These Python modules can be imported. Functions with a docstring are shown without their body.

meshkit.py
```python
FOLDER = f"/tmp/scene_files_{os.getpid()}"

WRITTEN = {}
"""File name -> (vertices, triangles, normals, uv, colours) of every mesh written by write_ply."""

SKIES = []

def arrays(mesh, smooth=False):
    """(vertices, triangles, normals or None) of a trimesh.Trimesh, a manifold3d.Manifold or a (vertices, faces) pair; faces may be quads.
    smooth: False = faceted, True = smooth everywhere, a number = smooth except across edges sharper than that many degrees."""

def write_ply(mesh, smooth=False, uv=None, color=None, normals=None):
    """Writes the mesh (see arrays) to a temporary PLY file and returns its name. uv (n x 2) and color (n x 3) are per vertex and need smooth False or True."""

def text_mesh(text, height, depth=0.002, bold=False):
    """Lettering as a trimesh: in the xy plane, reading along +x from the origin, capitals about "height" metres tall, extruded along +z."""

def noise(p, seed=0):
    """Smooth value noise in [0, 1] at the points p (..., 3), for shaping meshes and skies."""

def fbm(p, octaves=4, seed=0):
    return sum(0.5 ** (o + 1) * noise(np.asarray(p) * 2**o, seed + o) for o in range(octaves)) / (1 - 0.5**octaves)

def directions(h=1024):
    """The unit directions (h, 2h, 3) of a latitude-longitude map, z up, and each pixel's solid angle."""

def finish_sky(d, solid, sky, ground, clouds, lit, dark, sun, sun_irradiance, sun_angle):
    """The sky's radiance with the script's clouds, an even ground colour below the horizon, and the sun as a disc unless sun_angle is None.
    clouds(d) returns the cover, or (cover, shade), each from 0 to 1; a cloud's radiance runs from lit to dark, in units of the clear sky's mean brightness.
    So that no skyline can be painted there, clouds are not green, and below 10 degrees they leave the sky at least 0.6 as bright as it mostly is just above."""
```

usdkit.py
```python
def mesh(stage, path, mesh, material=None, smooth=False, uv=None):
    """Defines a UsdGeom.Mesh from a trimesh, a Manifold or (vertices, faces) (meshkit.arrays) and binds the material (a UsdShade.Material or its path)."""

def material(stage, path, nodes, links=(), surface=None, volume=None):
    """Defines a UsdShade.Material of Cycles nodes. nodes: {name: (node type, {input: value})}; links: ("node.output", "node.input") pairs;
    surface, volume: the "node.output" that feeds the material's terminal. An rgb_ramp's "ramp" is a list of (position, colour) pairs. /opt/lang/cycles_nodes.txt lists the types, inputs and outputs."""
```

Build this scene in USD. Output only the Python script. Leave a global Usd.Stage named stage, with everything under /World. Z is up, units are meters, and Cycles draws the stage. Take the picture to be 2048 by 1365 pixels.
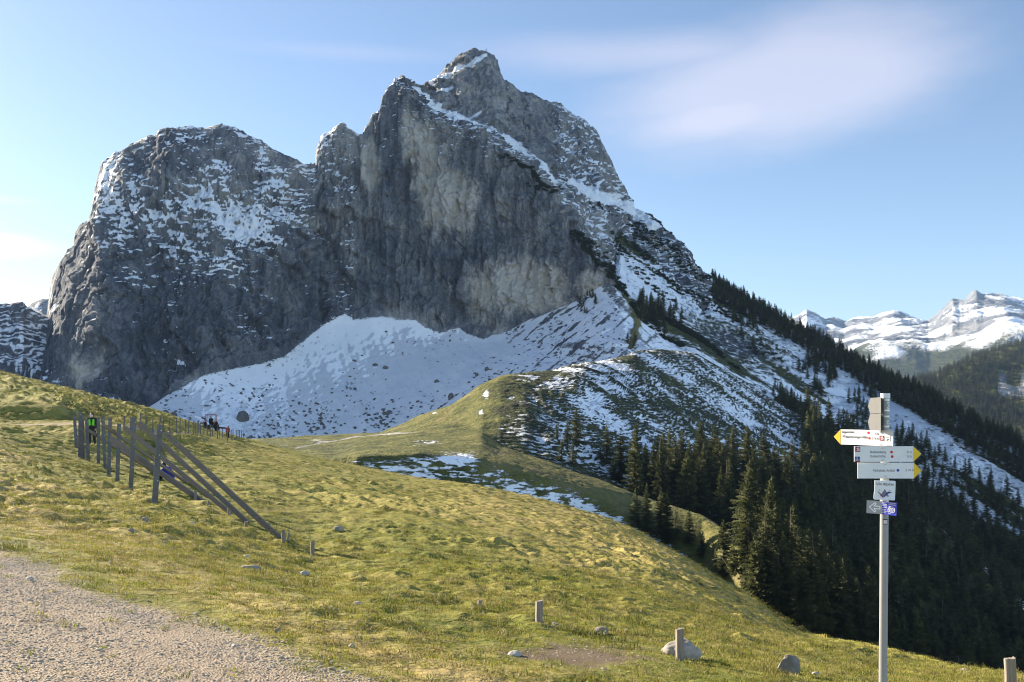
import math, random
import numpy as np, trimesh
from scipy.interpolate import PchipInterpolator, LinearNDInterpolator
from pxr import Usd, UsdGeom, UsdLux, UsdShade, Gf, Sdf, Vt
import usdkit, meshkit

stage = Usd.Stage.CreateInMemory()
UsdGeom.SetStageUpAxis(stage, 'Z'); UsdGeom.SetStageMetersPerUnit(stage, 1.0)
UsdGeom.Xform.Define(stage, '/World'); UsdGeom.Scope.Define(stage, '/World/Looks')
T = Sdf.ValueTypeNames

# ------------------------------------------------------------------ camera, sky, sun, exposure
F, VH, EYE = 1991.0, 830.0, 1.65          # focal length in pixels of the 2048 px wide frame, row of eye level, eye height
cam = UsdGeom.Camera.Define(stage, '/World/camera')
cam.AddTranslateOp().Set(Gf.Vec3d(0, 0, EYE)); cam.AddRotateXOp().Set(90.0)
cam.CreateFocalLengthAttr(35.0); cam.CreateHorizontalApertureAttr(36.0); cam.CreateVerticalApertureAttr(24.0)
cam.CreateVerticalApertureOffsetAttr((VH - 682.5) / 2048 * 36.0)
cam.CreateClippingRangeAttr(Gf.Vec2f(0.1, 60000)); cam.CreateExposureAttr(1.77)
SUN_AZ, SUN_EL = math.radians(-57.0), math.radians(22.5)
SUN = np.array([math.sin(SUN_AZ) * math.cos(SUN_EL), math.cos(SUN_AZ) * math.cos(SUN_EL), math.sin(SUN_EL)])
sun = UsdLux.DistantLight.Define(stage, '/World/sun')
sun.CreateIntensityAttr(1.25); sun.CreateAngleAttr(0.53); sun.CreateColorAttr(Gf.Vec3f(1.0, 0.90, 0.74))
sun.CreateNormalizeAttr(True)
sun.AddRotateXYZOp().Set(Gf.Vec3f(90 - math.degrees(SUN_EL), 0, -math.degrees(SUN_AZ) + 180))
SKY_STRENGTH = 0.0525


# ------------------------------------------------------------------ material graphs
class Ref(str):
    pass


class Net:
    def __init__(s):
        s.nodes, s.links = {}, []

    def n(s, kind, out=None, **inp):
        name = f'{kind}_{len(s.nodes)}'
        vals = {}
        for k, v in inp.items():
            if isinstance(v, Ref):
                s.links.append((str(v), f'{name}.{k}'))
            else:
                vals[k] = v
        s.nodes[name] = (kind, vals)
        outs = {'noise_texture': 'fac', 'math': 'value', 'mix': 'color', 'mapping': 'vector', 'rgb_ramp': 'color', 'geometry': 'position', 'attribute': 'vector', 'separate_xyz': 'x',
                'map_range': 'result', 'bump': 'normal', 'principled_bsdf': 'BSDF', 'voronoi_texture': 'distance', 'object_info': 'random', 'wave_texture': 'fac', 'vector_math': 'vector', 'texture_coordinate': 'generated',
                'translucent_bsdf': 'BSDF', 'mix_closure': 'closure', 'sky_texture': 'color', 'background_shader': 'background', 'combine_xyz': 'vector', 'principled_volume': 'volume', 'diffuse_bsdf': 'BSDF', 'transparent_bsdf': 'BSDF',
                'glossy_bsdf': 'BSDF', 'fresnel': 'fac', 'hsv': 'color'}
        return Ref(f"{name}.{out or outs[kind]}")

    def at(s, ref, out):
        return Ref(ref.split('.')[0] + '.' + out)

    def math(s, op, a, b=0.0, c=0.0, clamp=False):
        return s.n('math', math_type=op, value1=a, value2=b, value3=c, use_clamp=clamp)

    def noise(s, vec, scale, detail=3.0, rough=0.5, dist=0.0):
        return s.n('noise_texture', vector=vec, scale=scale, detail=detail, roughness=rough, distortion=dist)

    def remap(s, v, a, b, c=0.0, d=1.0, kind='smoothstep'):
        return s.n('map_range', value=v, from_min=a, from_max=b, to_min=c, to_max=d, range_type=kind, clamp=True)

    def mixc(s, f, a, b, kind='mix'):
        return s.n('mix', mix_type=kind, fac=f, color1=a, color2=b)

    def ramp(s, f, stops):
        return s.n('rgb_ramp', fac=f, ramp=stops)

    def make(s, name, surface=None, volume=None):
        return usdkit.material(stage, '/World/Looks/' + name, s.nodes, s.links, surface=surface and str(surface), volume=volume and str(volume))


def sky_material():
    m = Net()
    sky = m.n('sky_texture', sky_type='single_scattering', sun_disc=False, sun_elevation=SUN_EL, sun_rotation=SUN_AZ, altitude=1600.0, air_density=1.0, aerosol_density=1.45, ozone_density=1.7)
    d = m.n('texture_coordinate', out='generated')
    sep = m.n('separate_xyz', vector=d)
    x, y, z = (m.at(sep, k) for k in 'xyz')
    az = m.math('arctan2', x, y)                                     # 0 straight ahead, positive to the right
    el = m.math('arcsine', z)
    v3 = m.n('combine_xyz', x=az, y=el, z=0.0)

    def ellipse(a0, e0, ra, re, tilt=0.0):
        da, de = m.math('subtract', az, a0), m.math('subtract', el, e0)
        p = m.math('add', m.math('multiply', da, math.cos(tilt)), m.math('multiply', de, math.sin(tilt)))
        q = m.math('subtract', m.math('multiply', de, math.cos(tilt)), m.math('multiply', da, math.sin(tilt)))
        p, q = m.math('divide', p, ra), m.math('divide', q, re)
        return m.math('sqrt', m.math('add', m.math('multiply', p, p), m.math('multiply', q, q)))

    wob = m.noise(m.n('mapping', vector=v3, scale=(5.0, 16.0, 1.0)), 1.0, 4.0, 0.55)
    wob = m.math('multiply', m.math('subtract', wob, 0.5), 0.6)
    col = sky
    for group, tint in ((CLOUDS, CLOUD_COL), (LOW_BANK, BANK_COL)):
        cover = 0.0
        for (a0, e0, ra, re, tilt, amt, soft) in group:
            r = m.math('add', ellipse(a0, e0, ra, re, tilt), wob)
            c = m.remap(r, 1.0, 1.0 - soft, 0.0, amt)
            cover = c if cover == 0.0 else m.math('maximum', cover, c)
        col = m.mixc(cover, col, tint)
    return m.make('sky_look', surface=m.n('background_shader', color=col, strength=SKY_STRENGTH))


CLOUD_COL = (5.2, 4.95, 5.6)
BANK_COL = (8.5, 8.4, 8.4)
LOW_BANK = [(-0.58, 0.150, 0.18, 0.020, 0.0, 0.9, 0.6), (-0.52, 0.19, 0.1, 0.006, 0.0, 0.25, 1.0)]
CLOUDS = [(0.27, 0.310, 0.235, 0.080, 0.09, 0.56, 0.70), (0.17, 0.345, 0.27, 0.032, -0.02, 0.45, 1.0), (0.205, 0.283, 0.135, 0.034, 0.10, 0.66, 0.85), (0.30, 0.338, 0.09, 0.030, 0.0, 0.40, 1.0),
          (-0.17, 0.345, 0.16, 0.012, 0.0, 0.16, 1.0),]
dome = UsdLux.DomeLight.Define(stage, '/World/sky')
dome.CreateIntensityAttr(1.0)
UsdShade.MaterialBindingAPI.Apply(dome.GetPrim()).Bind(sky_material())


# ------------------------------------------------------------------ helpers
def tag(p, label=None, cat=None, group=None, kind=None):
    p = p.GetPrim() if hasattr(p, 'GetPrim') else p
    for k, v in (('label', label), ('category', cat), ('group', group), ('kind', kind)):
        if v:
            p.SetCustomDataByKey(k, v)
    return p


used = {}


def numbered(path):
    k = used.get(path, -1) + 1
    used[path] = k
    return path if k == 0 else f'{path}_{k:03d}'


def thing(name, label, cat, loc=(0, 0, 0), rotz=0.0, group=None, scale=None):
    x = UsdGeom.Xform.Define(stage, numbered('/World/' + name))
    x.AddTranslateOp().Set(Gf.Vec3d(*map(float, loc)))
    if rotz:
        x.AddRotateZOp().Set(float(rotz))
    if scale is not None:
        x.AddScaleOp().Set(Gf.Vec3f(*map(float, np.broadcast_to(scale, 3))))
    tag(x, label, cat, group)
    return x.GetPath().pathString


def obj(name, mesh, material, parent='/World', smooth=False):
    return usdkit.mesh(stage, numbered(f'{parent}/{name}'), mesh, material, smooth)


def raw_mesh(path, v, f, n=None, material=None, mask=None):
    m = UsdGeom.Mesh.Define(stage, path)
    m.CreatePointsAttr(Vt.Vec3fArray.FromNumpy(np.ascontiguousarray(v, np.float32)))
    m.CreateFaceVertexCountsAttr(Vt.IntArray.FromNumpy(np.full(len(f), f.shape[1], np.int32)))
    m.CreateFaceVertexIndicesAttr(Vt.IntArray.FromNumpy(np.ascontiguousarray(f, np.int32).ravel()))
    m.CreateSubdivisionSchemeAttr('none')
    if n is not None:
        m.CreateNormalsAttr(Vt.Vec3fArray.FromNumpy(np.ascontiguousarray(n, np.float32)))
        m.SetNormalsInterpolation('vertex')
    if mask is not None:
        UsdGeom.PrimvarsAPI(m).CreatePrimvar('mask', T.Color3fArray, 'vertex').Set(Vt.Vec3fArray.FromNumpy(np.ascontiguousarray(mask, np.float32)))
    if material is not None:
        UsdShade.MaterialBindingAPI.Apply(m.GetPrim()).Bind(material)
    return m


# gradient noise in [-1, 1]
_rng = np.random.default_rng(5)
_perm = np.concatenate([(q := _rng.permutation(256)), q, q]).astype(np.int32)
_grad = _rng.normal(size=(256, 3)).astype(np.float32)
_grad /= np.linalg.norm(_grad, axis=1, keepdims=True)


def pn(x, y, z=None):
    x, y = np.broadcast_arrays(np.asarray(x, np.float32), np.asarray(y, np.float32))
    xi, yi = np.floor(x).astype(np.int32), np.floor(y).astype(np.int32)
    fx, fy = x - xi, y - yi
    sx, sy = fx * fx * fx * (fx * (fx * 6 - 15) + 10), fy * fy * fy * (fy * (fy * 6 - 15) + 10)
    out = 0
    if z is None:
        for a in (0, 1):
            for b in (0, 1):
                g = _grad[_perm[_perm[(xi + a) & 255] + ((yi + b) & 255)]]
                out = out + (g[..., 0] * (fx - a) + g[..., 1] * (fy - b)) * (sx if a else 1 - sx) * (sy if b else 1 - sy)
        return out * 1.7
    z = np.broadcast_to(np.asarray(z, np.float32), x.shape)
    zi = np.floor(z).astype(np.int32)
    fz = z - zi
    sz = fz * fz * fz * (fz * (fz * 6 - 15) + 10)
    for a in (0, 1):
        for b in (0, 1):
            for c in (0, 1):
                g = _grad[_perm[_perm[_perm[(xi + a) & 255] + ((yi + b) & 255)] + ((zi + c) & 255)]]
                out = out + (g[..., 0] * (fx - a) + g[..., 1] * (fy - b) + g[..., 2] * (fz - c)) * (sx if a else 1 - sx) * (sy if b else 1 - sy) * (sz if c else 1 - sz)
    return out * 1.6


def fbm(x, y, z=None, o=4, gain=0.5, ridged=False, seed=0.0):
    out, amp, tot, k = 0, 1.0, 0.0, 1.0
    for i in range(o):
        s = 17.3 * i + seed * 7.7
        v = pn(x * k + s, y * k - s, None if z is None else z * k + 0.6 * s)
        out = out + amp * ((1 - 2 * np.abs(v)) if ridged else v)
        tot += amp
        amp *= gain
        k *= 2.03
    return out / tot


def cells(P, size, seed, tilt=0.5):
    """Broken-rock relief: every irregular cell has its own height and tilt."""
    from scipy.spatial import cKDTree
    q = (P / np.asarray(size)).reshape(-1, 3).astype(np.float32)
    lo, hi = np.floor(q.min(0)).astype(int) - 1, np.ceil(q.max(0)).astype(int) + 2
    g = np.stack(np.meshgrid(*[np.arange(a, b) for a, b in zip(lo, hi)], indexing='ij'), -1).reshape(-1, 3)
    rg = np.random.default_rng(seed)
    c = (g + rg.random(g.shape)).astype(np.float32)
    rnd, til = rg.uniform(-1, 1, len(c)), rg.normal(size=(len(c), 3)) * tilt
    idx = cKDTree(c).query(q, workers=-1)[1]
    return (rnd[idx] + ((q - c[idx]) * til[idx]).sum(-1)).reshape(P.shape[:-1])


def sstep(a, b, x):
    t = np.clip((x - a) / (b - a), 0, 1)
    return t * t * (3 - 2 * t)


def proj(P):
    """Where a point of the world appears (for judging what region of a slope a vertex lies in)."""
    return 1024 + P[..., 0] / P[..., 1] * F, VH - (P[..., 2] - EYE) / P[..., 1] * F


def place(u, v, D):
    return np.array([(u - 1024) / F * D, D, EYE + (VH - v) / F * D])


def lin(points, u, k):
    p = np.array(sorted(points, key=lambda q: q[0]), float)
    return np.interp(u, p[:, 0], p[:, k])


def loft(curves, ug, rows):
    """A slope through ridge and valley lines: curves are lists of (u, v, D); returns its grid of points and the row parameter."""
    V = np.stack([lin(c, ug, 1) for c in curves]); D = np.log(np.stack([lin(c, ug, 2) for c in curves]))
    k = np.arange(len(curves))
    t = np.concatenate([np.linspace(i, i + 1, r, endpoint=False) for i, r in enumerate(rows)] + [[len(curves) - 1.0]])
    V, D = PchipInterpolator(k, V, axis=0)(t), np.exp(PchipInterpolator(k, D, axis=0)(t))
    return np.stack([(ug[None] - 1024) / F * D, D, EYE + (VH - V) / F * D], -1), t


def normals(P):
    du, dv = np.gradient(P, axis=1), np.gradient(P, axis=0)
    n = np.cross(du, dv)
    n /= np.linalg.norm(n, axis=-1, keepdims=True) + 1e-9
    return n


def grid_faces(h, w):
    i = np.arange(h * w).reshape(h, w)
    a, b, c, d = i[:-1, :-1].ravel(), i[:-1, 1:].ravel(), i[1:, 1:].ravel(), i[1:, :-1].ravel()
    return np.concatenate([np.stack([a, b, c], 1), np.stack([a, c, d], 1)])


def grid_mesh(name, P, material, mask=None, kind='structure', label=None):
    h, w = P.shape[:2]
    n = normals(P)
    m = raw_mesh(numbered('/World/' + name), P.reshape(-1, 3), grid_faces(h, w), n.reshape(-1, 3), material, None if mask is None else mask.reshape(-1, 3))
    tag(m, label, None, None, kind)
    return m


def smooth_rows(A, it):
    for _ in range(it):
        A[:, 1:-1] = 0.25 * A[:, :-2] + 0.5 * A[:, 1:-1] + 0.25 * A[:, 2:]
    return A


ORD = 'first second third fourth fifth sixth seventh eighth ninth tenth eleventh twelfth thirteenth fourteenth fifteenth sixteenth seventeenth eighteenth nineteenth twentieth'.split()
# ------------------------------------------------------------------ terrain materials
def alpine_material(name, rock=True, tint=1.0, fine=1.0):
    """Rock, turf and snow; the primvar 'mask' says how much (r snow, g turf, b pale rock)."""
    m = Net()
    pos = m.n('geometry')
    msk = m.n('separate_xyz', vector=m.n('attribute', attribute='mask'))
    r, g, b = (m.at(msk, k) for k in 'xyz')
    streak = m.noise(m.n('mapping', vector=pos, scale=(1.0, 1.0, 0.16)), 0.11 * fine, 6.0, 0.62, 0.6)
    patch = m.noise(pos, 0.018 * fine, 4.0, 0.55, 0.8)
    grit = m.noise(pos, 0.7 * fine, 5.0, 0.65)
    tone = m.math('add', m.math('add', m.math('multiply', streak, 0.55), m.math('multiply', patch, 0.75)), m.math('multiply', m.math('subtract', grit, 0.5), 0.45))
    stain = m.noise(m.n('mapping', vector=pos, scale=(1.0, 1.0, 0.07)), 0.30 * fine, 5.0, 0.7, 0.4)
    tone = m.math('add', tone, m.math('multiply', m.math('subtract', b, 0.5), 0.95))
    tone = m.math('add', tone, m.math('multiply', m.math('subtract', stain, 0.5), 0.75))
    rock_c = m.ramp(tone, [(0.26, (0.034, 0.040, 0.054)), (0.44, (0.083, 0.091, 0.112)), (0.61, (0.165, 0.169, 0.180)), (0.79, (0.325, 0.31, 0.288)), (1.0, (0.48, 0.445, 0.395))])
    tn = m.noise(m.n('mapping', vector=pos, scale=(1.0, 1.0, 2.5)), 0.16 * fine, 5.0, 0.6)
    turf_c = m.ramp(m.math('add', tn, m.math('multiply', m.math('subtract', b, 0.5), 0.5)), [(0.25, (0.030, 0.034, 0.012)), (0.45, (0.075, 0.082, 0.020)), (0.6, (0.140, 0.135, 0.033)), (0.8, (0.21, 0.165, 0.07))])
    base = m.mixc(m.remap(m.math('add', g, m.math('multiply', m.math('subtract', grit, 0.5), 0.5)), 0.4, 0.6), rock_c, turf_c)
    sn = m.noise(m.n('mapping', vector=pos, scale=(1.0, 1.0, 2.2)), 0.55 * fine, 6.0, 0.68)
    s = m.math('add', r, m.math('multiply', m.math('subtract', sn, 0.5), 0.9))
    s = m.remap(s, 0.42, 0.60)
    snow_c = m.ramp(m.noise(pos, 0.05, 3.0), [(0.3, (0.74, 0.77, 0.82)), (0.7, (0.84, 0.86, 0.89))])
    col = m.mixc(s, base, snow_c)
    hgt = m.math('add', m.math('multiply', grit, 0.8), m.math('multiply', streak, 1.2))
    hgt = m.math('add', m.math('multiply', hgt, m.math('subtract', 1.0, m.math('multiply', s, 0.8))), m.math('multiply', s, 0.35))
    bump = m.n('bump', height=hgt, strength=0.9, distance=2.0 / fine)
    return m.make(name, surface=m.n('principled_bsdf', base_color=col, roughness=0.9, specular_ior_level=0.2, normal=bump))


def meadow_material():
    """Grazed turf, bare earth and gravel; mask: r gravel, g dry or worn turf, b snow."""
    m = Net()
    pos = m.n('geometry')
    msk = m.n('separate_xyz', vector=m.n('attribute', attribute='mask'))
    r, g, b = (m.at(msk, k) for k in 'xyz')
    big = m.noise(pos, 0.22, 4.0, 0.6)
    mid = m.noise(pos, 1.6, 4.0, 0.65)
    fine = m.noise(pos, 14.0, 3.0, 0.7)
    t = m.math('add', m.math('add', m.math('multiply', big, 0.45), m.math('multiply', mid, 0.4)), m.math('multiply', fine, 0.3))
    t = m.math('add', t, m.math('multiply', m.math('subtract', g, 0.5), 0.5))
    grass = m.ramp(t, [(0.30, (0.055, 0.070, 0.010)), (0.45, (0.122, 0.132, 0.019)), (0.58, (0.205, 0.184, 0.038)), (0.76, (0.32, 0.245, 0.085)), (0.95, (0.33, 0.24, 0.12))])
    peb = m.n('voronoi_texture', vector=pos, scale=55.0, feature='f1')
    pcol = m.at(peb, 'color')
    gl = m.math('add', m.math('multiply', m.noise(pos, 22.0, 5.0, 0.8), 0.7), m.math('multiply', mid, 0.3))
    grav = m.ramp(gl, [(0.22, (0.19, 0.143, 0.098)), (0.5, (0.345, 0.27, 0.192)), (0.78, (0.49, 0.40, 0.305))])
    grav = m.mixc(m.math('multiply', b, 0.85), grav, m.ramp(gl, [(0.3, (0.085, 0.058, 0.034)), (0.7, (0.20, 0.145, 0.088))]))
    f = m.remap(m.math('add', r, m.math('multiply', m.math('subtract', m.math('add', m.math('multiply', mid, 0.5), m.math('multiply', fine, 0.5)), 0.5), 1.3)), 0.30, 0.75)
    col = m.mixc(f, grass, grav)
    h = m.math('add', m.math('add', m.math('multiply', fine, 0.06), m.math('multiply', mid, m.math('multiply', m.math('subtract', 1.0, f), 0.45))), m.math('multiply', m.at(peb, 'distance'), m.math('multiply', f, 0.07)))
    bump = m.n('bump', height=h, strength=0.8, distance=0.35)
    return m.make('turf_and_gravel', surface=m.n('principled_bsdf', base_color=col, roughness=0.92, specular_ior_level=0.15, normal=bump))


M_alpine = alpine_material('alpine_rock_turf_snow')
M_far = alpine_material('far_rock_turf_snow', fine=0.22)
M_meadow = meadow_material()

# ------------------------------------------------------------------ the foreground meadow
CREST = [(-400, 700, 110), (-250, 715, 112), (0, 745, 115), (100, 770, 120), (200, 795, 130), (290, 815, 140), (360, 838, 150), (420, 858, 155), (480, 876, 160), (509, 882, 165), (574, 900, 160), (668, 924, 150), (714, 932, 145),
         (832, 956, 135), (949, 970, 130), (1080, 998, 120), (1200, 1032, 112), (1258, 1054, 108), (1317, 1088, 104), (1376, 1120, 100), (1434, 1155, 95), (1493, 1190, 90), (1540, 1230, 80), (1604, 1266, 65), (1669, 1279, 52),
         (1757, 1294, 42), (1915, 1334, 30), (1995, 1342, 26), (2100, 1360, 23), (2350, 1405, 20), (2500, 1440, 19)]


def plane(u, D):
    return VH + F * (1.65 / D + 0.08 + 0.144 * (u - 1024) / F)


US = [-400, -250, 0, 308, 625, 800, 1024, 1361, 1600, 1757, 1915, 2048, 2350, 2500]
G = [[(u, plane(u, 2.5), 2.5) for u in US], [(u, plane(u, 6.0), 6.0) for u in US],
     [(-400, 1060, 12), (-250, 1079, 12), (0, 1116, 12), (308, 1160, 12), (625, 1206, 12), (1024, 1263, 12), (1361, 1312, 12), (1600, 1350, 12), (1757, 1378, 12), (1915, 1388, 12), (2048, 1392, 11.5), (2350, 1412, 11.5), (2500, 1446, 11.5)],
     [(-400, 940, 22), (-250, 950, 22), (0, 990, 22), (308, 1034, 22), (625, 1128, 22.5), (800, 1130, 22), (1024, 1152, 22), (1200, 1185, 22), (1300, 1205, 22), (1500, 1268, 22), (1600, 1293, 22), (1700, 1312, 22), (1757, 1325, 22), (1900, 1345, 20), (2048, 1358, 18), (2350, 1408, 16), (2500, 1442, 16)],
     [(-400, 868, 45), (-250, 876, 45), (0, 882, 45), (150, 926, 45), (220, 946, 45), (300, 960, 45), (500, 980, 45), (625, 1004, 45), (800, 1026, 45), (1024, 1068, 45), (1200, 1108, 45), (1317, 1140, 45), (1434, 1195, 45), (1500, 1222, 45), (1604, 1276, 48), (1669, 1286, 44), (1757, 1302, 35), (1915, 1338, 26), (1995, 1347, 23.5), (2100, 1363, 21), (2350, 1406, 18.5), (2500, 1441, 18)],
     [(-400, 850, 60), (-250, 851, 60), (0, 852, 60), (150, 852, 62), (200, 850, 66), (262, 858, 72), (300, 884, 78), (420, 920, 80), (500, 934, 80), (800, 988, 80), (1024, 1027, 78), (1200, 1066, 75), (1317, 1110, 72), (1434, 1170, 70), (1500, 1204, 68), (1604, 1269, 58), (1669, 1281, 48.5), (1757, 1296.5, 39), (1915, 1335, 28.5), (1995, 1343, 25), (2100, 1361, 22.2), (2350, 1405.3, 19.5), (2500, 1440.3, 18.7)],
     [(-400, 843, 66), (-250, 844, 66), (0, 845, 66), (150, 844, 68), (200, 844, 73), (262, 848, 82), (300, 858, 92), (420, 893, 105), (500, 912, 105), (800, 975, 100), (1024, 1008, 95), (1200, 1048, 92), (1317, 1097, 88), (1434, 1162, 84), (1500, 1195, 79), (1604, 1266.8, 62), (1669, 1279.6, 50.5), (1757, 1294.6, 41), (1915, 1334.3, 29.5), (1995, 1342.2, 25.7), (2100, 1360.2, 22.8), (2350, 1405.1, 19.9), (2500, 1440.1, 18.9)],
     [(-400, 790, 70), (-250, 795, 69.5), (0, 806, 69.5), (110, 808, 71.5), (170, 826, 78), (220, 836, 90), (262, 838, 98), (300, 842, 108), (420, 872, 128), (500, 895, 132), (668, 932, 125), (800, 960, 116), (949, 977, 112), (1024, 996, 108), (1200, 1037, 103), (1317, 1091, 97), (1434, 1157, 90), (1500, 1194.5, 86), (1604, 1266.3, 64), (1669, 1279.2, 51.5), (1757, 1294.1, 41.7), (1915, 1334.1, 29.8), (1995, 1342.1, 25.9), (2100, 1360.1, 22.9), (2350, 1405.05, 19.95), (2500, 1440.05, 18.95)],
     CREST]
G.append([(u, v + (14 if u < 1000 else 14 + (min(u, 1600) - 1000) * 0.10), D * 1.22) for u, v, D in CREST])
G.append([(u, v + (150 if u < 1000 else 260), D * 1.7) for u, v, D in CREST])
ug = np.arange(-330, 2420, 3.4)
Pm, tm = loft(G, ug, [14, 50, 88, 108, 88, 50, 26, 44, 50, 14, 5])
for k in (0, 2):
    pass
D0 = Pm[..., 1].copy()
Pm[..., 2] = smooth_rows(Pm[..., 2] / D0, 24) * D0          # the lines are traced by corner points: round them
um, vm = proj(Pm)
X, Y = Pm[..., 0], Pm[..., 1]


def segdist(u, v, pts):
    d = np.full(np.shape(u), 1e9)
    for (a, b), (c, e) in zip(pts[:-1], pts[1:]):
        t = np.clip(((u - a) * (c - a) + (v - b) * (e - b)) / ((c - a) ** 2 + (e - b) ** 2), 0, 1)
        d = np.minimum(d, np.hypot(u - a - t * (c - a), v - b - t * (e - b)))
    return d


# gravel: the trodden place at the lower left, the farm road by the bank, bare earth at the lower middle
edge_u = np.interp(vm, [1020, 1060, 1100, 1160, 1230, 1300, 1365, 1500, 1800], [-200, 0, 110, 260, 430, 640, 850, 1150, 1600])
wob = 60 * fbm(X * 0.5, Y * 0.5, o=3)
gravel = (1 - sstep(-330, 150, um + 1.9 * wob - edge_u)) * 0.95
gravel = np.where(Y < 40, gravel, 0)
road = np.exp(-((Y - np.interp(um, [-400, 0, 150, 200, 262, 330, 420], [63, 63, 65, 68.5, 75.5, 96, 128])) / np.interp(um, [0, 200, 420], [1.7, 1.9, 3.0])) ** 2) * sstep(480, 300, um)
earth = np.exp(-(((um - 1150) / 190) ** 2 + ((vm - 1305 - 0.05 * (um - 1150)) / 26) ** 2)) + 0.6 * np.exp(-(((um - 860) / 45) ** 2 + ((vm - 1245) / 12) ** 2)) + 0.5 * np.exp(-(((um - 440) / 40) ** 2 + ((vm - 1122) / 8) ** 2))
earth = earth + 0.85 * np.exp(-((um - 1040) / 330) ** 2 - ((vm - 1350) / 45) ** 2) * sstep(-0.15, 0.35, fbm(X * 0.9, Y * 0.9, o=4, gain=0.6, seed=77)) + 0.7 * np.exp(-((um - 560) / 160) ** 2 - ((vm - 1200 - 0.3 * (um - 560)) / 30) ** 2) * sstep(0.0, 0.4, fbm(X * 1.1, Y * 1.1, o=4, gain=0.6, seed=78))
earth = earth * (0.85 + 0.5 * fbm(X * 1.3, Y * 1.3, o=3))
bare = np.clip(np.maximum(np.maximum(gravel, road * 0.95), earth * 0.8), 0, 1)
# tussocks, cattle steps, hollows
bil = lambda k, sd: np.abs(pn(X * k + sd, Y * k - sd)) + 0.5 * np.abs(pn(X * k * 2.1 - sd, Y * k * 2.1)) + 0.25 * np.abs(pn(X * k * 4.3, Y * k * 4.3 + sd)) - 0.45
n1, n2, n3 = np.where(Y < 45, bil(0.95, 3.1), bil(0.6, 8.2) * 1.3), fbm(X * 0.22, Y * 0.22, o=3, seed=2), fbm(X * 2.6, Y * 2.6, o=3, seed=3)
lump = np.clip(fbm(X * 0.55, Y * 0.55, o=2, seed=4) - 0.28, 0, 1) * np.clip(fbm(X * 1.7, Y * 1.7, o=2, seed=9) + 0.5, 0, 1)
turf = 1 - np.clip(bare * 1.3, 0, 1)
fall = sstep(5, 16, Y)
steps_zone = np.clip(np.exp(-((um - 1330) / 260) ** 2 - ((vm - (1085 + 0.29 * (um - 1200))) / 42) ** 2) + 0.8 * np.exp(-((um - 760) / 230) ** 2 - ((vm - 1000 - 0.1 * (um - 760)) / 34) ** 2)
                     + 0.9 * np.exp(-((um - 120) / 260) ** 2 - ((vm - 800 - .1 * um) / 30) ** 2) * (Y > 72), 0, 1)
warp = 1.3 * fbm(X * 0.12, Y * 0.12, o=3, seed=6)
ct = (X * 0.80 + Y * 0.60) / 1.9 + warp * 1.6 - 0.4 * Pm[..., 2]
stp = np.abs(((ct) % 1.0) - 0.5) * 2
rough = sstep(-0.45, 0.35, fbm(X * 0.09, Y * 0.09, o=3, seed=91))
h = turf * fall * ((0.17 * n1 + 0.045 * n3) * (0.35 + 0.9 * rough) + 0.42 * lump * (0.35 + rough)) + 0.16 * n2 * sstep(8, 25, Y) + 0.34 * steps_zone * (stp - 0.5) * (0.6 + 0.8 * np.clip(n2 + 0.5, 0, 1))
h += 0.04 * fbm(X * 0.5, Y * 0.5, o=3, seed=8) * sstep(25, 60, Y) * turf
h += (1 - turf) * (0.010 * n3 + 0.006 * fbm(X * 7, Y * 7, o=2, seed=5)) * sstep(60, 20, Y)
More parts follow.
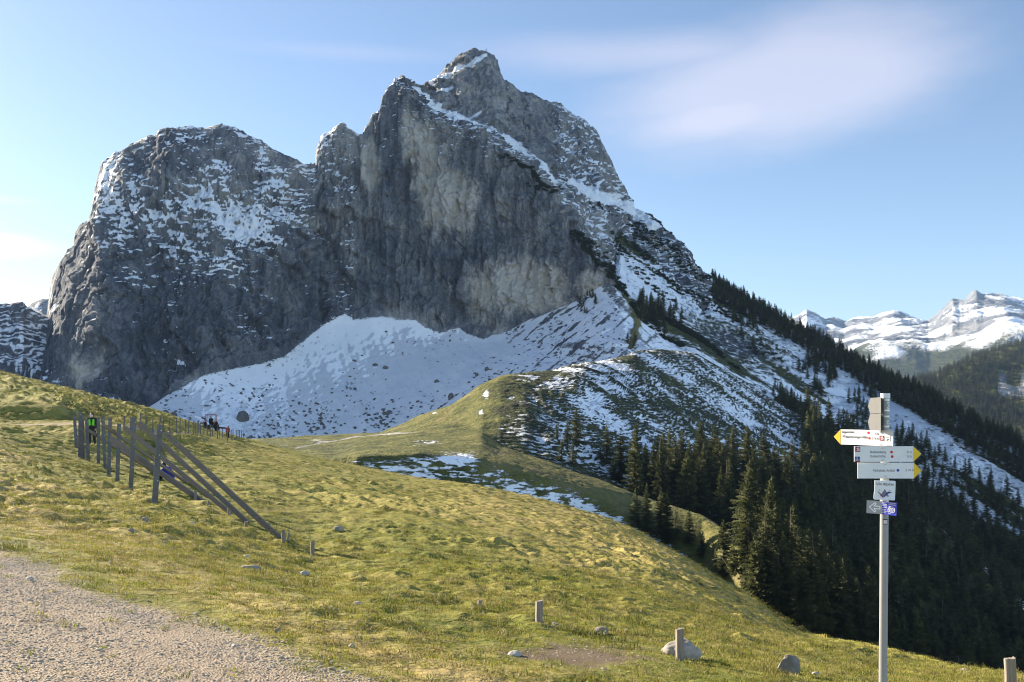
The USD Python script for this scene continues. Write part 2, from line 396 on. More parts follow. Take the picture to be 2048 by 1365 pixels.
h += 0.75 * np.clip(fbm(X * 0.36, Y * 0.26, o=5, gain=0.68, seed=12), -0.15, 1) * sstep(69, 85, Y) * sstep(600, 250, um)
h += 0.06 * fbm(X * 0.9, Y * 0.7, o=3, seed=13) * sstep(40, 80, Y) * turf
Pm[..., 2] += h
for mu, mv, w, hh in [(887, 1178, 30, 17), (977, 1212, 26, 15), (1007, 1219, 22, 12), (650, 1152, 26, 11), (1138, 1213, 20, 8), (1164, 1296, 50, 14), (1379, 1345, 46, 16), (1682, 1342, 40, 14), (1430, 1328, 50, 14), (398, 1092, 14, 8), (600, 1075, 22, 9), (560, 1155, 34, 10), (735, 1070, 18, 7), (440, 1150, 40, 9),
                      (520, 1125, 60, 14), (365, 985, 20, 9), (300, 1000, 14, 9), (255, 985, 18, 9), (130, 955, 26, 8), (110, 940, 26, 7), (160, 972, 20, 6), (60, 925, 22, 6), (230, 1010, 24, 6), (90, 985, 20, 7), (330, 1060, 26, 7), (195, 960, 20, 7), (40, 975, 30, 7), (480, 1100, 26, 8), (640, 1040, 24, 8), (580, 965, 22, 9), (600, 985, 20, 9), (540, 1000, 24, 8), (1240, 1255, 34, 8), (1290, 1275, 30, 8), (1560, 1300, 40, 8), (1460, 1290, 26, 6), (930, 1290, 60, 12), (760, 1190, 30, 8), (1500, 1345, 40, 8)]:
    i_ = np.unravel_index(np.argmin(np.hypot(um - mu, vm - mv) + 1e6 * (Y > lin(CREST, um, 2))), um.shape)
    k_ = Y[i_] / F
    q_ = np.hypot((X - X[i_]) / (w * 0.5 * k_), (Y - Y[i_]) / (w * 0.6 * k_))
    h += hh * k_ * np.exp(-(q_ * (1 + 0.35 * n3)) ** 2.2) * (1 + 0.5 * n3 + 0.4 * n1) * 0.72
fur_v = 1068 + 0.285 * (um - 1005)
fur_band = np.exp(-((vm - fur_v - 10 * fbm(um / 60, vm / 60, o=2)) / 24) ** 2) * sstep(985, 1030, um) * sstep(1480, 1330, um)
ph = (um - 0.55 * (vm - fur_v) + 9 * fbm(um / 30, vm / 25, o=2, seed=4)) / 23.0 % 1.0
h += 0.62 * fur_band * np.where(ph < 0.7, ph / 0.7, (1 - ph) / 0.3) * (0.7 + 0.6 * n1)
rows_ = np.exp(-(segdist(um, vm, [(833, 977), (905, 1000), (985, 1028), (1100, 1070)]) / 5) ** 2) + np.exp(-(segdist(um, vm, [(640, 968), (700, 990), (790, 1014), (850, 1032)]) / 7) ** 2) + np.exp(-(segdist(um, vm, [(1150, 1140), (1300, 1195), (1420, 1232), (1560, 1262)]) / 6) ** 2) + 0.8 * np.exp(-(segdist(um, vm, [(540, 925), (600, 952), (640, 968)]) / 8) ** 2)
h += 0.75 * rows_ * np.clip(0.35 + fbm(X * 0.8, Y * 0.45, o=3, seed=14), 0, 1) * (Y < lin(CREST, um, 2))
h += 0.24 * np.clip(bil(0.42, 5.5) + 0.05, 0, 1) * sstep(30, 55, Y) * turf * (0.4 + rough)
dry = 0.5 + 0.30 * fbm(X * 0.10, Y * 0.10, o=3, seed=11) + 0.22 * sstep(700, 1100, um) * sstep(1300, 1150, vm) * sstep(25, 50, Y) + 0.35 * np.exp(-((um - edge_u - 120) / 150) ** 2) * (Y < 40) + 0.2 * lump
soil = np.clip(earth * 2.0, 0, 1) * sstep(0.75, 0.25, gravel)
mask = np.stack([bare, np.clip(dry, 0, 1), soil], -1)
grid_mesh('meadow', Pm, M_meadow, mask)
MEADOW = (Pm, um, vm, bare, turf)

# ------------------------------------------------------------------ the saddle and the snowy knoll behind the meadow
KN = lambda u, v: 89.85 / (0.31 - (VH - v) / F - 0.4 * (u - 1024) / F)
crest_v = lambda u: lin(CREST, u, 1)
crest_d = lambda u: lin(CREST, u, 2)
UL = [380, 460, 509, 600, 668, 714, 760, 832, 900, 963, 1000, 1103, 1212, 1274, 1404, 1480, 1540, 1604, 1669, 1757, 1900, 2048, 2200, 2400]
C0 = [(u, crest_v(u) + 130, crest_d(u) * 1.15 + 4) for u in UL]
C2 = [(u, crest_v(u) + np.interp(u, [800, 1000, 1500, 1600], [10, 14, 24, 45]), float(np.interp(u, [380, 509, 690, 850, 1000, 1150, 1260, 1404, 1480, 1540, 1604, 1669, 1757, 1900, 2048, 2400], [225, 215, 183, 187, 194, 202, 207, 200, 170, 160, 150, 145, 150, 170, 190, 200]))) for u in UL]
C3 = [(380, 884, 320), (509, 881, 310), (600, 875, 305), (700, 871, 300), (760, 868, 295), (840, 862, 287), (900, 862, 280), (963, 866, 266), (1000, 890, 258), (1103, 927, 246), (1212, 965, 240), (1274, 992, 234), (1404, 1030, 222), (1480, 1078, 205), (1540, 1135, 195), (1604, 1200, 190), (1700, 1290, 240), (1800, 1345, 300), (1900, 1365, 330), (2048, 1385, 345), (2400, 1440, 360)]
C4 = [(380, 883, 330), (509, 880, 322), (600, 874, 318), (700, 870.5, 314), (760, 867, 310), (840, 852, 305), (900, 846, 298), (963, 868, 275), (1000, 894, 266)] + [(u, v + 13, KN(u, v + 13)) for u, v, _ in C3 if u in (1103, 1212, 1274, 1404, 1480, 1540, 1604)] + [(1700, 1295, 265), (1800, 1345, 320), (1900, 1362, 340), (2048, 1378, 352), (2400, 1435, 365)]
C6 = [(380, 882, 345), (509, 879.5, 336), (600, 873, 332), (700, 869.5, 330), (760, 865, 330), (800, 851, 330), (840, 831, 332), (900, 812, 336), (930, 792, 340), (960, 771, 344), (1000, 753, 352), (1085, 748, 372), (1171, 728, 396), (1239, 720, 420), (1274, 705, 440), (1330, 703, 462), (1393, 709, 478), (1445, 739, 478), (1513, 780, 473), (1581, 824, 462), (1650, 862, 448), (1750, 932, 430), (1900, 1080, 415), (2048, 1225, 400), (2400, 1415, 395)]
C5 = []
for u in (380, 509, 600, 700, 760, 840, 900, 963, 1000, 1050, 1103, 1212, 1274, 1404, 1480, 1540, 1604, 1700, 1800, 1900, 2048, 2400):
    v4, v6, d4, d6 = lin(C4, u, 1), lin(C6, u, 1), lin(C4, u, 2), lin(C6, u, 2)
    v = 0.5 * (v4 + v6)
    k = float(np.clip((u - 940) / 160, 0, 1)); k = k * k * (3 - 2 * k) * (1 if u < 1650 else 0)
    C5.append((u, v, k * float(np.clip(KN(u, v), d4 * 1.03, d6 * 0.97)) + (1 - k) * math.sqrt(d4 * d6)))
C7 = [(u, v + 16, D + 42) for u, v, D in C6]
C8 = [(u, v + 170, D + 120) for u, v, D in C6]
C2B = []
for u, v, D in C2:
    hp = float(np.interp(u, [640, 700, 850, 1000, 1150, 1260, 1404, 1500], [4, 24, 62, 64, 56, 44, 32, 4]))
    C2B.append((u, v - hp, D * (1 + 0.92 * hp / F) + 0.3))
ug = np.arange(380, 2330, 2.2)
Ps, ts = loft([C0, C2, C2B, C3, C4, C5, C6, C7, C8], ug, [6, 30, 44, 16, 74, 84, 14, 5])
ts = np.interp(ts, [0, 1, 2, 3, 4, 5, 6, 7, 8], [0, 1, 1.35, 2, 3, 4, 5, 6, 7])
D0 = Ps[..., 1].copy()
Ps[..., 2] = smooth_rows(Ps[..., 2] / D0, 6) * D0
us, vs = proj(Ps)
X, Y, Z = Ps[..., 0], Ps[..., 1], Ps[..., 2]
knoll = sstep(930, 1030, us + 0.35 * (vs - 800)) * sstep(2.6, 3.1, ts)[:, None]
# furrows run down the flank, cattle steps run along it
down = (X * 0.55 - Y * 0.83)
wn = fbm(X / 45, Y / 45, o=3, seed=102)
fur = fbm((X * 0.83 + Y * 0.55) / 17.0 + 1.1 * wn, down / 70.0 + 0.5 * wn, o=3, ridged=True, seed=3)
step = ((Z + 2.3 * fbm(X / 16, Y / 16, o=3, seed=5) + 1.0 * fbm(X / 3.5, Y / 3.5, o=3, gain=0.6, seed=15)) / 1.1) % 1.0
stepd = np.where(step < 0.32, step / 0.32, 1 - (step - 0.32) / 0.68)
Ps[..., 2] += knoll * (1.0 * fur + 0.26 * stepd * (0.6 + 0.5 * fbm(X / 9, Y / 9, o=2))) + (0.5 * fbm(X / 10, Y / 10, o=4, seed=7) + 0.07 * stepd) * (1 - 0.3 * knoll) * sstep(0.5, 1.2, ts)[:, None]
ns = normals(Ps)
pat = fbm(X / 14, Y / 9, o=4, seed=21)
dash = fbm((X * 0.62 + Y * 0.78) / 2.6, (X * 0.78 - Y * 0.62) / 0.9, o=3, gain=0.65, seed=121)
snow = knoll * (0.67 + 0.16 * fbm(X / 30, Y / 22, o=3, seed=22) - 0.34 * np.clip(fur - 0.15, 0, 1) - 0.26 * (step < 0.40) * sstep(-0.35, 0.25, fbm(X / 6, Y / 6, o=2, seed=30) + 0.4 * fur) + 0.16 * pat + 0.26 * dash)
strip = np.exp(-((ts[:, None] - 1.10) / (0.24 + 0.10 * pat)) ** 2) * sstep(640, 720, us) * (ts < 2.2)[:, None]
snow_s = strip * (0.57 + 0.42 * pat + 0.80 * fbm(X / 3.0 + Y / 9.0, Z / 0.42 + 0.5 * X / 3.0, Y / 6.0, o=3, gain=0.6, seed=122)) + 0.56 * np.clip(np.exp(-((us - 850) / 60) ** 2 - ((vs - 888) / 11) ** 2) + np.exp(-((us - 905) / 50) ** 2 - ((vs - 920) / 12) ** 2) + 0.8 * np.exp(-((us - 950) / 40) ** 2 - ((vs - 905) / 8) ** 2) + 0.9 * np.exp(-((us - 565) / 30) ** 2 - ((vs - 892) / 5) ** 2), 0, 1) * (0.86 + 0.6 * pat + 0.8 * dash)
bright = 0.62 * np.clip(np.exp(-((us - 870) / 10) ** 2 - ((vs - 827) / 5) ** 2) + np.exp(-((us - 960) / 12) ** 2 - ((vs - 825) / 10) ** 2) + np.exp(-((us - 972) / 12) ** 2 - ((vs - 790) / 16) ** 2) + np.exp(-((us - 1018) / 18) ** 2 - ((vs - 799) / 7) ** 2) + 0.8 * np.exp(-((us - 1200) / 60) ** 2 - ((vs - 730 + 0.1 * (us - 1200)) / 8) ** 2), 0, 1)
grassy = sstep(1045, 925, us + 0.55 * (vs - 830) + 60 * pat) * (ts > 2.9)[:, None]
snow = snow * (1 - 0.25 * np.exp(-((us - 1045) / 75) ** 2 - ((vs - 845) / 60) ** 2))
snow = np.maximum(np.maximum(snow * (1 - 0.8 * grassy), snow_s * (1 - knoll)), bright)
snow = np.where((ts[:, None] > 2.9) & (us > 1480), snow * np.clip(1 - (us - 1620) / 160, 0.25, 1), snow)
path = np.exp(-(segdist(us, vs, [(590, 896), (615, 893), (640, 886), (668, 883), (700, 876), (760, 870), (790, 867), (830, 866)]) / 2.2) ** 2) + np.exp(-(((us - 632) / 22) ** 2 + ((vs - 881) / 4) ** 2)) + 0.7 * np.exp(-(segdist(us, vs, [(880, 860), (930, 832), (965, 815), (1050, 778), (1105, 752)]) / 4) ** 2)
path = np.clip(path, 0, 1) * (ts > 1.3)[:, None]
dry_s = 0.52 + 0.25 * fbm(X / 25, Y / 25, o=3, seed=31) + 0.15 * sstep(900, 1000, us) * (ts < 3)[:, None] - 0.42 * knoll * (1 - grassy) + 0.15 * grassy
mask = np.stack([np.clip(snow - path, 0, 1), 1.0 - 0.6 * path, np.clip(dry_s + 0.06 * path, 0, 1)], -1)
grid_mesh('saddle_and_knoll', Ps, M_alpine, mask)

# ------------------------------------------------------------------ the mountain: scree bowl, cliffs, summit, right-hand ridge
SKY_L = [(40, 900), (60, 850), (76, 780), (84, 730), (90, 660), (97, 600), (103, 560), (107, 549), (118, 528), (135, 504), (150, 491), (152, 467), (161, 451), (180, 443), (186, 405), (190, 371), (198, 344), (205, 327), (227, 311), (257, 294), (284, 280),
         (303, 271), (308, 273), (318, 262), (342, 256), (376, 256), (410, 257), (424, 253), (465, 254), (479, 262), (496, 271), (513, 277), (534, 291), (554, 303), (582, 315), (609, 330), (630, 331), (632, 299), (643, 270), (657, 265), (662, 262), (676, 250), (688, 250),
         (700, 260), (725, 271), (729, 256), (737, 248), (745, 228), (760, 222), (764, 197), (774, 177), (790, 165)]
SKY_R = [(803, 171), (819, 175), (850, 173), (874, 158), (893, 136), (917, 111), (932, 103), (952, 100), (972, 102), (987, 111), (997, 130), (1005, 162), (1018, 165), (1042, 185), (1061, 187), (1089, 201), (1120, 208), (1144, 228), (1167, 238), (1190, 259), (1202, 283),
         (1226, 330), (1241, 369), (1265, 416), (1288, 430), (1304, 435), (1323, 455), (1343, 475), (1362, 486), (1378, 502), (1391, 532), (1424, 562), (1479, 598), (1564, 642), (1616, 672), (1698, 718), (1768, 756), (1840, 790), (1913, 832), (1956, 852), (2048, 905), (2200, 985), (2400, 1075)]
DL = lambda u: np.interp(u, [40, 76, 97, 118, 150, 200, 340, 465, 540, 631, 676, 725, 760, 790], [800, 785, 765, 756, 750, 744, 740, 740, 740, 738, 734, 730, 732, 738])
DR = lambda u: np.interp(u, [790, 850, 950, 1100, 1200, 1265, 1390, 1500, 1600, 1700, 1840, 2048, 2200, 2400], [840, 880, 930, 930, 920, 900, 850, 800, 760, 720, 650, 560, 510, 480])
FRONT = [(790, 165, 738), (820, 183, 735), (860, 226, 730), (900, 246, 724), (930, 257, 720), (1000, 293, 708), (1060, 336, 697), (1100, 386, 687), (1140, 427, 678), (1165, 472, 665), (1200, 522, 648), (1222, 562, 634)]
m3 = [(u, v, DL(u)) for u, v in SKY_L[:-1]] + FRONT + [(1240, 580, 640), (1300, 612, 650), (1400, 662, 655), (1500, 716, 640), (1600, 780, 615), (1700, 845, 580), (1800, 912, 545), (1900, 1000, 515), (2048, 1100, 480), (2400, 1260, 445)]
m4 = [(u, v + 7, DL(u) + 25) for u, v in SKY_L[:-1]] + [(u, v - 9, D + np.interp(u, [790, 830, 1222], [28, 55, 70])) for u, v, D in FRONT] + [(1240, 505, 765), (1300, 545, 750), (1400, 605, 735), (1500, 660, 710), (1600, 720, 680), (1700, 780, 640), (1800, 840, 590), (1900, 912, 550), (2048, 1003, 520), (2400, 1165, 462)]
m5 = [(u, v + 26, DL(u) + 60) for u, v in SKY_L[:-2]] + [(790, 178, 830)] + [(u, v, DR(u)) for u, v in SKY_R]
m6 = [(u, v + 30, D + 70) for u, v, D in m5]
m7 = [(u, v + 260, D + 260) for u, v, D in m5]
m2 = [(40, 905, 650), (85, 850, 632), (200, 830, 606), (290, 820, 600), (350, 782, 610), (410, 750, 620), (470, 738, 630), (520, 729, 640), (570, 713, 650), (600, 688, 664), (640, 656, 680), (665, 640, 686), (690, 629, 692), (705, 640, 690), (740, 637, 691), (770, 634, 692), (800, 640, 690), (830, 640, 688), (850, 655, 683),
      (880, 667, 678), (900, 660, 677), (918, 657, 676), (935, 668, 670), (967, 681, 662), (985, 671, 662), (1020, 660, 660), (1060, 640, 660), (1100, 627, 654), (1130, 612, 649), (1160, 598, 640), (1190, 580, 632), (1215, 567, 626), (1240, 584, 625), (1280, 640, 600), (1340, 690, 590), (1393, 704, 585), (1445, 732, 580), (1513, 774, 572),
      (1581, 820, 560), (1650, 858, 548), (1750, 928, 520), (1900, 1065, 485), (2048, 1200, 455), (2400, 1380, 430)]
m1 = [(40, 960, 560), (290, 850, 555), (300, 845, 555), (400, 868, 558), (500, 892, 562), (600, 888, 565), (700, 881, 566), (800, 864, 560), (900, 828, 550), (960, 794, 540), (1000, 775, 535), (1085, 766, 528), (1171, 747, 522), (1239, 738, 520), (1280, 722, 520), (1393, 722, 540), (1513, 792, 530), (1650, 875, 510), (1750, 945, 485), (1900, 1085, 455), (2048, 1220, 430), (2400, 1400, 412)]
m0 = [(u, v + 80, D - 40) for u, v, D in m1]
m2b = []
LOW = [(40, 860, 740), (85, 720, 700), (150, 600, 684), (200, 560, 668), (290, 590, 655), (350, 560, 655), (450, 560, 664), (570, 560, 678), (640, 520, 705), (690, 470, 712), (760, 420, 716), (860, 450, 706), (960, 480, 690), (1060, 480, 675), (1160, 540, 646), (1222, 563, 630), (1240, 582, 632)]
m2b = LOW + [(u, 0.5 * (lin(m2, u, 1) + lin(m3, u, 1)), 0.5 * (lin(m2, u, 2) + lin(m3, u, 2))) for u in (1300, 1400, 1500, 1600, 1700, 1800, 1900, 2048, 2400)]
ug = np.concatenate([np.arange(44, 1410, 2.0), np.arange(1410, 2330, 4.0)])
Pk, tk = loft([m0, m1, m2, m2b, m3, m4, m5, m6, m7], ug, [5, 120, 96, 116, 22, 110, 8, 6])
wsm = sstep(1.98, 1.80, tk)[:, None] * sstep(0.0, 0.3, tk)[:, None]
for k_ in (1, 2):
    A_ = Pk[..., k_] / (Pk[..., 1] if k_ == 2 else 1.0)
    if k_ == 1:
        sm_ = smooth_rows(A_.copy(), 260); Dn = A_ * (1 - wsm) + sm_ * wsm; Vn = VH - (Pk[..., 2] - EYE) / Pk[..., 1] * F
Vs = smooth_rows(Vn.copy(), 260); Vn = Vn * (1 - wsm) + Vs * wsm
Pk = np.stack([(ug[None] - 1024) / F * Dn, Dn, EYE + (VH - Vn) / F * Dn], -1)
D0 = Pk[..., 1].copy()
uk, vk = proj(Pk)
t2 = np.broadcast_to(tk[:, None], uk.shape)
X, Y, Z = Pk[..., 0], Pk[..., 1], Pk[..., 2]
right = sstep(1215, 1260, uk - 0.42 * (vk - 560) * (vk < 560) * 1.0)
bowl = sstep(2.06, 1.97, t2)
summit = sstep(4.6, 4.9, t2) * sstep(1420, 1250, uk) * sstep(780, 800, uk)
# ridge right of the summit: rock near the top of it, slope below
slope_r = sstep(1200, 1250, uk) * (1 - sstep(20, -30, vk - (430 + 0.95 * (uk - 1200))) * (uk < 1420)) * (t2 > 2)
slope_r = np.clip(slope_r, 0, 1)
cliff = np.clip((1 - bowl) * (1 - slope_r), 0, 1)
edge = np.exp(-((t2 - 2) / 0.05) ** 2)
N = normals(Pk)
H = N.copy(); H[..., 2] *= 0.25
H /= np.linalg.norm(H, axis=-1, keepdims=True) + 1e-6
wx, wz = 10 * fbm(X / 70, Z / 70, Y / 70, o=3, seed=40), 10 * fbm(X / 60, Z / 60, Y / 60, o=3, seed=41)
pil = fbm((X + wx) / 34, (Z + wz) / 190, Y / 90, o=4, ridged=True, gain=0.55, seed=42)           # buttresses and gullies
blk = fbm((X + 0.5 * wx) / 11, (Z + wz) / 17, Y / 20, o=4, gain=0.55, ridged=True, seed=43)
left = sstep(740, 640, uk)
dia = fbm((X * 0.8 + Z * 0.55 + wx) / 38, (Z * 0.8 - X * 0.55 + wz) / 120, Y / 90, o=4, ridged=True, gain=0.55, seed=142)
Wp = np.stack([X + 0.6 * wx, Y, Z + 0.6 * wz + 0.25 * X * np.where(uk > 840, 1, 0.2)], -1) + 2.0 * np.stack([fbm(X / 12, Y / 12, Z / 12, o=2, seed=143), fbm(X / 12, Y / 12, Z / 12, o=2, seed=144), fbm(X / 12, Y / 12, Z / 12, o=2, seed=145)], -1)
cA, cB, cC = cells(Wp, (22, 30, 44), 1), cells(Wp, (9, 12, 13), 2), cells(Wp, (4.2, 6, 4.6), 3)
cV = cells(Wp, (11, 18, 60), 5, 0.35)
pil2 = fbm((X + 0.7 * wx) / 12, (Z + wz) / 95, Y / 40, o=4, ridged=True, gain=0.6, seed=171)
cD = cells(Wp, (2.3, 3, 2.6), 4)
q = Z + 0.25 * X * np.where(uk > 840, 1, 0.35) + 0.9 * wz + 1.5 * cB
led = lambda per, sd: (lambda s: np.where(s < 0.72, s / 0.72, (1 - s) / 0.28))(((q + 3.5 * fbm(X / 22, Z / 22, Y / 22, o=3, seed=sd)) / per) % 1.0)
l1, l2 = led(13.0, 44), led(4.6, 45)
amp = cliff * sstep(0.0, 1.0, (t2 - 2.0) * 6)
d = amp * ((8.5 * (pil + 0.1)) * (0.6 + 0.5 * left) + 13.0 * left * dia + (1.8 + 1.8 * left) * cA + 3.0 * cV * (1 - left) + 3.2 * (pil2 + 0.1) * (1 - 0.4 * left) + (1.25 + 0.6 * left) * cB + 0.85 * cC + 1.6 * blk + 0.6 * cD + (0.8 * l1 + 0.45 * l2) * (0.3 + 0.5 * left + 1.1 * summit))
d = d - amp * (14.0 * left + 4.0 * (1 - left))
top = np.exp(-((t2 - 4) / np.where(t2 < 4, 0.42, 0.16)) ** 2) * (uk < 800) + np.exp(-((t2 - 6) / 0.20) ** 2) + 0.6 * np.exp(-((t2 - 4) / 0.06) ** 2) * (uk >= 800)
d = np.where((t2 > 4.0) & (uk < 795) | (t2 > 6.0), 0.0, d)
d = d * (1 - 0.95 * np.clip(top, 0, 1)) * np.interp(uk, [80, 110, 230], [0.12, 0.35, 1.0])
Pk += H * d[..., None]
Pk[..., 2] += amp * np.clip(top, 0, 1) * (2.0 * fbm(X / 6, Y / 8, Z / 8, o=4, gain=0.6, seed=46) + 0.9 * cC + 0.5 * cB)
# bowl and slope relief
runs = fbm((X * 0.9 + Y * 0.35) / 12, (X * 0.35 - Y * 0.9) / 90, o=3, seed=47)
Pk[..., 2] += bowl * (2.4 * sstep(1020, 1120, uk) * fbm(X / 16, Y / 16, o=4, gain=0.6, seed=147) + 1.3 * runs + 0.5 * fbm(X / 5, Y / 5, o=3, seed=48)) + slope_r * (3.0 * fbm(X / 28, Y / 28, Z / 28, o=4, seed=49) + 0.9 * fbm(X / 6, Y / 6, Z / 6, o=3, seed=50))
Nk = normals(Pk)
up = Nk[..., 2]
# masks
det = fbm(X / 4, Z / 2.0, Y / 4, o=4, gain=0.6, seed=51)
lowcliff = sstep(0.9, 0.35, (t2 - 2) / 2)                                      # the lower, blank wall
patch = np.clip(np.exp(-((uk - 380) / 150) ** 2 - ((vk - 420) / 75) ** 2) + np.exp(-((uk - 540) / 50) ** 2 - ((vk - 400) / 110) ** 2) + 0.7 * np.exp(-((uk - 240) / 45) ** 2 - ((vk - 370) / 70) ** 2) + 0.6 * np.exp(-((uk - 410) / 90) ** 2 - ((vk - 290) / 30) ** 2), 0, 1)
main = sstep(700, 740, uk) * (t2 < 4.0)
bias = -0.02 * left + 0.30 * patch * left - 0.34 * main * sstep(300, 380, vk) - 0.10 * main - 0.26 * summit * sstep(1130, 1060, uk) - 0.14 * summit - 0.16 * left * sstep(480, 620, vk)
dashes = fbm((X + 0.5 * Z) / 9 + 0.3 * wx, (Z - 0.10 * X) / 1.7 + 0.25 * wz, Y / 9, o=4, gain=0.62, seed=151)
fan = np.clip(0.30 - dia, -0.6, 0.8) + 1.3 * fbm((X * 0.8 + Z * 0.5) / 34, (Z * 0.85 - X * 0.4) / 46, Y / 60, o=3, gain=0.55, seed=172)
s_rock = sstep(0.36, 0.76, (up * 0.34 + 0.31) + 0.80 * dashes + 0.15 * det + bias + 0.40 * left * fan + 0.16 * summit * sstep(1085, 1120, uk)) * 0.95
couloir = np.exp(-((t2 - 4.95) / 0.22) ** 2) * sstep(800, 825, uk) * sstep(1160, 1060, uk)
band = np.clip(np.exp(-(segdist(uk, vk, [(868, 172), (905, 152), (940, 132), (968, 114)]) / 6) ** 2) + np.exp(-(segdist(uk, vk, [(1146, 366), (1190, 392), (1262, 424), (1300, 455)]) / 12) ** 2) + 0.8 * np.exp(-(segdist(uk, vk, [(925, 244), (960, 225)]) / 3) ** 2) + 0.8 * np.exp(-(segdist(uk, vk, [(873, 190), (905, 178)]) / 4) ** 2), 0, 1) * (t2 > 4.2)
s_rock = np.maximum(s_rock, 1.12 * np.clip(1.1 * couloir + band, 0, 1) + 0.2 * det * np.clip(couloir + band, 0, 1))
speck = fbm((X * .85 + Y * .5) / 1.9, (X * .5 - Y * .85) / 4.5, o=4, gain=0.65, seed=52)
clump = fbm(X / 26, Y / 40, o=4, gain=0.6, seed=53)
dens = -0.02 + 0.26 * clump + 0.13 * sstep(720, 860, vk) + 0.10 * sstep(900, 1150, uk)
sp = speck * 0.8 + dens
q1, q2 = np.quantile(sp[(t2 > 1.05) & (t2 < 2)], [0.85, 0.975])
s_bowl = 0.78 - 0.60 * sstep(q1, q2, sp) - 0.30 * sstep(0.15, 0.55, runs) * sstep(980, 1150, uk) - 0.10 * sstep(0, 0.4, clump) - 0.62 * sstep(0.12, 0.40, fbm((uk * 140 + vk * 190) / 236 / 9.0, (uk * 190 - vk * 140) / 236 / 80.0, o=4, gain=0.55, seed=160) + 0.25 * speck) * sstep(960, 1090, uk) - 0.14 * sstep(0.25, 0.5, fbm((uk * 140 + vk * 190) / 236 / 14.0, (uk * 190 - vk * 140) / 236 / 60.0, o=3, seed=161)) * sstep(1000, 800, uk)
veg_r = fbm((X * 0.75 - Y * 0.2 + Z * 0.5) / 60, (X * 0.6 + Z * 0.8) / 16 + 0.4 * fbm(X / 50, Z / 50, o=2), o=4, gain=0.55, seed=54)
rough_zone = np.exp(-((uk - 1470) / 130) ** 2 - ((vk - 690 - 0.3 * (uk - 1470)) / 45) ** 2)
s_slope = 0.70 - 0.55 * sstep(0.02, 0.35, veg_r) + 0.35 * det + 0.45 * dashes - 0.34 * rough_zone - 0.25 * sstep(0.5, 0.2, up)
dark_low = sstep(0, 90, vk - (880 + 0.62 * (uk - 1750))) * sstep(1500, 1700, uk)
s_slope -= 0.40 * dark_low + 0.16 * sstep(1750, 1900, uk) * sstep(-0.2, 0.2, det + dashes)
snow = s_rock * cliff + s_bowl * bowl + s_slope * slope_r
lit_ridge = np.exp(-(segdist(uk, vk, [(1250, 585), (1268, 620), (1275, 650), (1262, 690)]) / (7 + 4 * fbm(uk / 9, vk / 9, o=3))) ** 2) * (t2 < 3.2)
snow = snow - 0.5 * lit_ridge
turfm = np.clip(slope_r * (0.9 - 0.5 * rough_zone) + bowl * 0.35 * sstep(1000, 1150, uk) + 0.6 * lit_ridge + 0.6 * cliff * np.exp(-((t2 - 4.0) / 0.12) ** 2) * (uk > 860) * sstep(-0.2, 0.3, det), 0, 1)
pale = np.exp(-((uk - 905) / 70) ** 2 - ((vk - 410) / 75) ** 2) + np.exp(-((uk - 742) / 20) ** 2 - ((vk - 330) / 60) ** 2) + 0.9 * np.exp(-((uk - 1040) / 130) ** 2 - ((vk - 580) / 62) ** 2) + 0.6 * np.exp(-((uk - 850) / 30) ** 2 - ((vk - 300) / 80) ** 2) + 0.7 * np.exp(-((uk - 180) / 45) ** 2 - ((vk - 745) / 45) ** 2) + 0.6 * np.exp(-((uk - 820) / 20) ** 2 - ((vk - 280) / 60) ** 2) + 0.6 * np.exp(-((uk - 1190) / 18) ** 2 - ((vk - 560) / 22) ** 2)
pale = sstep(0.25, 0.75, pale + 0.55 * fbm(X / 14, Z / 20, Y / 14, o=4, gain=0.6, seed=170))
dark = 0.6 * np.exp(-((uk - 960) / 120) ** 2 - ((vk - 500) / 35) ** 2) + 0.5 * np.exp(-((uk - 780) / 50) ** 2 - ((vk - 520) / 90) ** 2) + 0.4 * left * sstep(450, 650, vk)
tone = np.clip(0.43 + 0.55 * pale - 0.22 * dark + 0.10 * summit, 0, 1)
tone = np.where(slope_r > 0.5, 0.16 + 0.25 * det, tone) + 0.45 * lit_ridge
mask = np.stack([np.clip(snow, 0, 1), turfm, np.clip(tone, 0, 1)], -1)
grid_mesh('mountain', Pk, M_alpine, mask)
MOUNT = (Pk, uk, vk, t2)

# ------------------------------------------------------------------ hills farther off
def far_hill(name, curves, rows, step, u0, u1, relief, snowfn, turf=0.0, tone=0.5, mat=None):
    ug = np.arange(u0, u1, step)
    P, t = loft(curves, ug, rows)
    u, v = proj(P)
    X, Y, Z = P[..., 0], P[..., 1], P[..., 2]
    L = relief * 9
    r = fbm(X / L, Y / L, Z / L, o=6, gain=0.55, ridged=True, seed=61)
    r2 = fbm(X / L * 3, Y / L * 3, Z / L * 3, o=4, gain=0.6, seed=62)
    P[..., 2] += relief * (r * 0.8 + 0.35 * r2) * sstep(0.2, 1.0, t)[:, None] * 0.9
    n = normals(P)
    s = snowfn(u, v, n[..., 2], r, r2, t[:, None] + 0 * u)
    tf = turf(u, v, t[:, None] + 0 * u, r2) if callable(turf) else np.full_like(u, turf)
    tn = tone(u, v, r2) if callable(tone) else np.full_like(u, tone)
    grid_mesh(name, P, mat or M_far, np.stack([np.clip(s, 0, 1), np.clip(tf, 0, 1), np.clip(tn, 0, 1)], -1))
    return P, u, v


